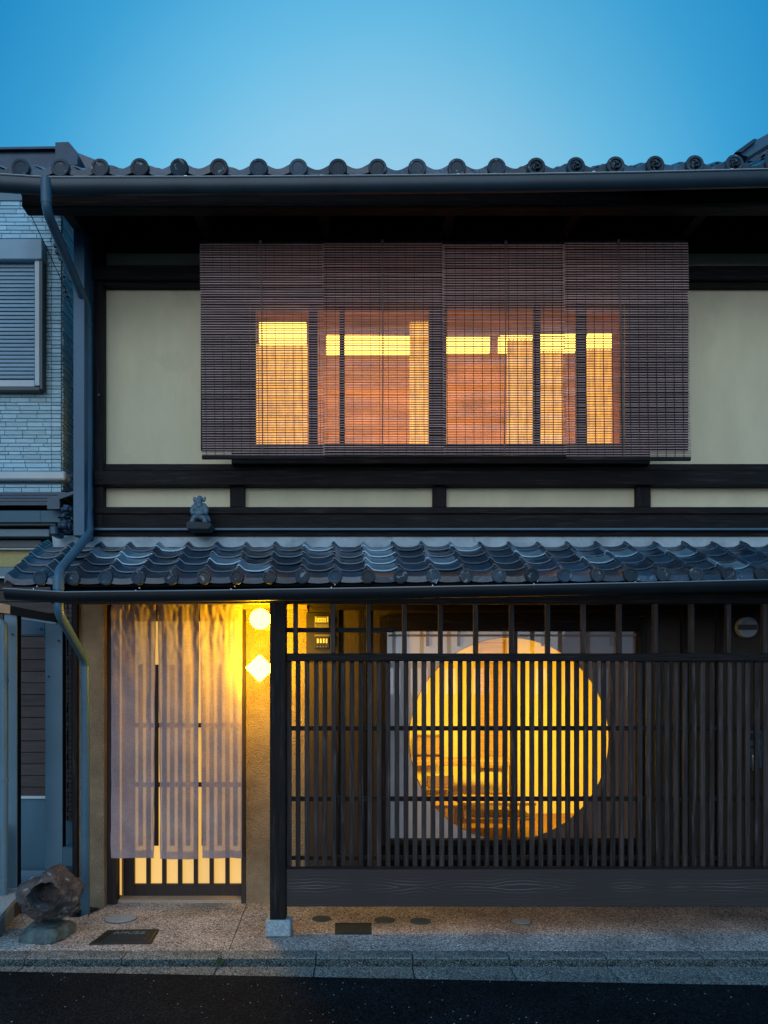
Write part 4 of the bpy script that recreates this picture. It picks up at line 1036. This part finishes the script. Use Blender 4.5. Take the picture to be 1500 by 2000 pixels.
# side face courses (few pixels wide, one mesh)
bm = bmesh.new(); y = Z(958, BD); xs_ = X(120, BD); top = Z(395, BD); r = 0; org = Vector((xs_, 7.0, 3.5))
while y < top:
    hgt = (8.2 if r % 2 == 0 else 5.4)*BD/1500; yy = BD+.022
    while yy < 7.6:
        L_ = rnd.uniform(.10, .2)
        m = Matrix.Translation(Vector((xs_-.006+rnd.uniform(-.004,.003), yy+L_/2, y+hgt/2))-org) @ Matrix.Diagonal((.022, L_-.004, hgt-.004, 1))
        bmesh.ops.create_cube(bm, size=1, matrix=m); yy += L_
    y += hgt+.003; r += 1
o = from_bm('side_bricks', bm, M['brick'], ne, org); o['kind'] = 'stuff'
pb('ledge', ne, M['alu'], -700, 127, 920, 937, BD-.06, .12, .012)
# shutter window
win = empty('shutter_window', P(40, 760, BD-.05), ne)
pb('shutter_box', win, M['shutter'], -60, 82, 466, 506, BD-.09, .12, .006)
pb('side_frame', win, M['alu'], 67.5, 77, 507, 753, BD-.07, .09, .003)
pb('side_frame', win, M['darkalu'], 77.3, 83, 507, 760, BD-.075, .10, .003)
pb('sill', win, M['darkalu'], -60, 77, 755.5, 762, BD-.08, .1, .002)
pb('bottom_bar', win, M['alu'], -60, 67, 742, 755, BD-.04, .05, .003)
y = 508.5
sm_cache = None
while y < 740:
    bm = None
    o = pb('shutter_slat', win, M['shutter'], -60, 67, y, y+6.2, BD-.032, .012, .0015); o.rotation_euler = (-.14, 0, 0)
    y += 7.75
pb('shutter_backing', win, M['darkalu'], -60, 67.3, 507, 742, BD-.014, .01, 0)
# thin cable running down to the corner
cb = thing('cable', P(40, 380, 5.2), 'thin black cable running down across the pale bricks beside the downpipe', 'cable')
tube('wire', cb, M['cord'], [P(38, 372, 5.4), P(84, 470, 5.9), P(126, 560, 6.45), P(140, 600, 6.58)], .0035, 6)
for i in range(7):
    px, py = [(106, 478), (109, 490), (116, 503), (124, 536), (137, 545), (126, 566), (131, 575)][i]
    pb('clip', cb, M['black'], px-2.5, px+2.5, py-3, py+3, 6.56, .03, .001)
# neighbour's lower roof
ND2 = 6.15
for i, (y0, y1, x1, dd) in enumerate(((961, 967, 128, .30), (968, 973, 122, .22), (974, 980, 108, .14), (981, 987, 94, .06))):
    pb('roof_sheet', ne, M['nroof'], -700, x1, y0, y1, ND2+dd, .25-.04*i, .002)
    pb('sheet_edge', ne, M['greypaint'], -700, x1, y0+.1, y0+1.5, ND2+dd-.004, .004, 0)
prism('roof_return', ne, M['nroof'], [(X(94,6.15), Z(995,6.15)), (X(118,6.15), Z(995,6.15)), (X(118,6.15), Z(976,6.15)), (X(146,6.15), Z(966,6.15)), (X(146,6.15), Z(960,6.15)), (X(94,6.15), Z(974,6.15))], 6.13, 6.16)
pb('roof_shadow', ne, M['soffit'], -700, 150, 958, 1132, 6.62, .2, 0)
pb('fascia', ne, M['bluewall'], -700, 118, 997, 1020, 6.22, .05, .003)
pb('fascia_joint', ne, M['darkalu'], 78, 79, 997, 1020, 6.217, .01, 0)
pb('soffit_trim', ne, M['darkalu'], -700, 108, 1022, 1026, 6.25, .1, .001)
pb('shutter_head', ne, M['greypaint'], -700, 96, 1033, 1048, 6.30, .1, .004)
lw = empty('lower_window', P(20, 1130, 6.4), ne)
pb('head_frame', lw, M['darkalu'], -700, 80, 1055, 1070, 6.38, .08, .002)
pb('head_trim', lw, M['alu'], -700, 68, 1071, 1073, 6.37, .06, 0)
pb('pane', lw, M['yellowpane'], -700, 68, 1073.5, 1107, 6.42, .02, 0)
pb('sill_frame', lw, M['greypaint'], -700, 60, 1107.5, 1128, 6.36, .08, .003)
pb('sill_trim', lw, M['alu'], -700, 55, 1126, 1129, 6.35, .02, 0)
# brown siding and grey posts at street level
SD2 = 6.45
pb('siding_backing', ne, M['soffit'], -700, 150, 1128, 1560, SD2+.03, .1, 0)
y = 1131
while y < 1553:
    pb('siding_board', ne, M['siding'], -80, 124, y, y+21.6, SD2, .025, .003); y += 22.6
pb('base_trim', ne, M['alu'], -80, 124, 1555, 1560, SD2-.02, .05, .001)
pb('base_wall', ne, M['bluewall'], -80, 150, 1560, 1740, SD2+.005, .1, 0)
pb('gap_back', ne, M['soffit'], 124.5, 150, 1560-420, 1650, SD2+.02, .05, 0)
# tall panel beside our house: courses of dark brick
bm = bmesh.new(); y = 1180; org = P(135, 1400, 6.6)
while y < 1600:
    for a, b in ((128.5, 134+rnd.uniform(-2,2)), (135, 142)):
        p = P((a+b)/2, y+4, 6.42)-org; m = Matrix.Translation(p) @ Matrix.Diagonal(((b-a)*6.42/1500-.003, .04, 8*6.42/1500, 1)); bmesh.ops.create_cube(bm, size=1, matrix=m)
    y += 9.2
o = from_bm('dark_bricks', bm, M['siding'], ne, org); o['kind'] = 'stuff'
pb('low_step', ne, M['bluewall'], 122, 142, 1655, 1692, 6.0, .3, .003)
# grey steel gate frame
gf = thing('gate_frame', P(60, 1760, 5.9), 'grey steel gate frame with bolted posts against brown boards on the left', 'gate frame')
pb('facing', gf, M['greypaint'], 8, 33, 1200, 1775, 5.72, .012, .003)
pb('post', gf, M['soffit'], 6, 32.6, 1200, 1775, 5.734, .075, 0)  # post bodies coloured near black, painting the shade on their sides
pb('facing', gf, M['greypaint'], 88, 122, 1213, 1752, 6.02, .012, .003)
pb('post', gf, M['soffit'], 89, 121.6, 1213, 1752, 6.034, .075, 0)
pb('top_plate', gf, M['bluepanel'], 42, 87.5, 1209, 1240, 6.03, .04, .003)
for px, py, D in ((24, 1239, 5.72), (80, 1228, 6.03), (114, 1251, 6.02), (95, 1321, 6.02)): tube('bolt', gf, M['darkalu'], [P(px, py, D), P(px, py, D-.012)], .009, 10)
def slant(name, pts, D, dep, m, par): return prism(name, par, m, [(X(a, D), Z(b, D)) for a, b in pts], D, D+dep, 0)
slant('top_rail', [(20, 1200), (20, 1183), (108, 1200), (108, 1215)], 5.70, .06, M['soffit'], gf)
slant('rail_cap', [(42, 1209), (42, 1206), (108, 1216), (108, 1219)], 5.69, .06, M['greypaint'], gf)
slant('lit_rail_end', [(-30, 1192), (-30, 1172), (19.7, 1182), (19.7, 1199)], 5.70, .06, M['lightwood'], gf)  # orange light on this end is put into the wood colour
dp2 = thing('drain_pipe', P(8, 1790, 5.55), 'grey blue drain pipe with collars at the left edge of the picture', 'pipe')
tube('pipe', dp2, M['greypaint'], smooth_path([P(-30, 1214, 5.55), P(7, 1216, 5.55), P(7.5, 1262, 5.55), P(7.5, 1785, 5.55)], .04), .030, 16)
for y in (1328, 1522, 1716): tube('collar', dp2, M['greypaint'], [P(7.5, y-2, 5.55), P(7.5, y+3, 5.55)], .034, 16)
bn = thing('white_box', P(-12, 1770, 5.4), 'white box with a lid cut off by the left edge of the picture', 'box')
pb('body', bn, M['white'], -80, -35, 1632, 1790, 5.4, .3, .008); pb('lid', bn, M['white'], -82, -33, 1624, 1631, 5.38, .33, .006)
# low wall with brick facing at the corner
lw2 = thing('low_wall', (X(0,5.4), 5.4, 0), 'low brick edged plinth with a pale coping at the left edge', 'wall')
xw = X(38, 5.60)
bm = bmesh.new()
q = [(X(-60,4.9), 4.90), (X(0,5.02), 5.02), (xw, 5.62), (xw-.02, 6.3), (-4.5, 6.3), (-4.5, 4.90)]
def pr2(name, q, z0, z1, m):
    bm = bmesh.new(); A = [bm.verts.new((a, b, z1)) for a, b in q]; B = [bm.verts.new((a, b, z0)) for a, b in q]
    bm.faces.new(A); bm.faces.new(B[::-1])
    for i in range(len(q)): j = (i+1)%len(q); bm.faces.new((A[i], B[i], B[j], A[j]))
    return from_bm(name, bm, m, lw2, (0,0,0))
pr2('coping', q, .115, .15, M['granite']); pr2('core', [(a-.02, b+.02) for a, b in q], -.02, .115, M['joint'])
for i in range(11):
    f = (i+.5)/11; a = Vector((X(-40,4.94), 4.94, 0)).lerp(Vector((xw-.004, 5.62, 0)), f)
    o = bx('brick', lw2, M['siding'], a.x-.022, a.x+.010, a.y-.026, a.y+.026, 0, .113, .003)
# ---------------------------------------------------------------- roofs beyond
br = thing('roof_beyond', P(50, 300, 8.0), 'dark ridge of a roof standing behind the tiles at upper left', 'roof')
def pp(name, par, m, pts, D, dep): return prism(name, par, m, [(X(a, D), Z(b, D)) for a, b in pts], D, D+dep)
pp('ridge', br, M['nroof'], [(-120, 291), (-120, 330), (110, 330), (110, 287)], 8.0, .5)
pp('ridge_cap', br, M['nroof'], [(-120, 289), (-120, 293), (109, 290), (109, 285.5)], 7.96, .6)
pp('ridge_block', br, M['nroof'], [(108, 278), (108, 322), (151, 322), (151, 297), (134, 277)], 7.90, .3)
pp('slope', br, M['tile'], [(151, 298), (151, 330), (192, 330), (192, 314)], 8.1, .3)
rr_ = thing('roof_beyond', P(1470, 300, 8.0), 'blue metal edged roof rising behind the tiles at upper right', 'roof')
pp('verge', rr_, M['bluepanel'], [(1440, 300), (1440, 296), (1475, 271), (1478, 273), (1500, 261), (1560, 222), (1560, 250), (1500, 282), (1462, 306)], 7.6, .3)
pp('verge_cap', rr_, M['nroof'], [(1436, 297), (1472, 271), (1478, 271), (1478, 273.5), (1448, 297)], 7.55, .3)
pp('soffit', rr_, M['flash'], [(1455, 312), (1462, 306), (1500, 284), (1560, 255), (1560, 330), (1455, 330)], 7.7, .3)
for i in range(4): pp('roof_tile', rr_, M['tile'], [(1462+i*22, 314-i*6), (1478+i*22, 302-i*8), (1490+i*22, 300-i*8), (1496+i*22, 303-i*8), (1480+i*22, 316-i*6)], 7.5, .2)
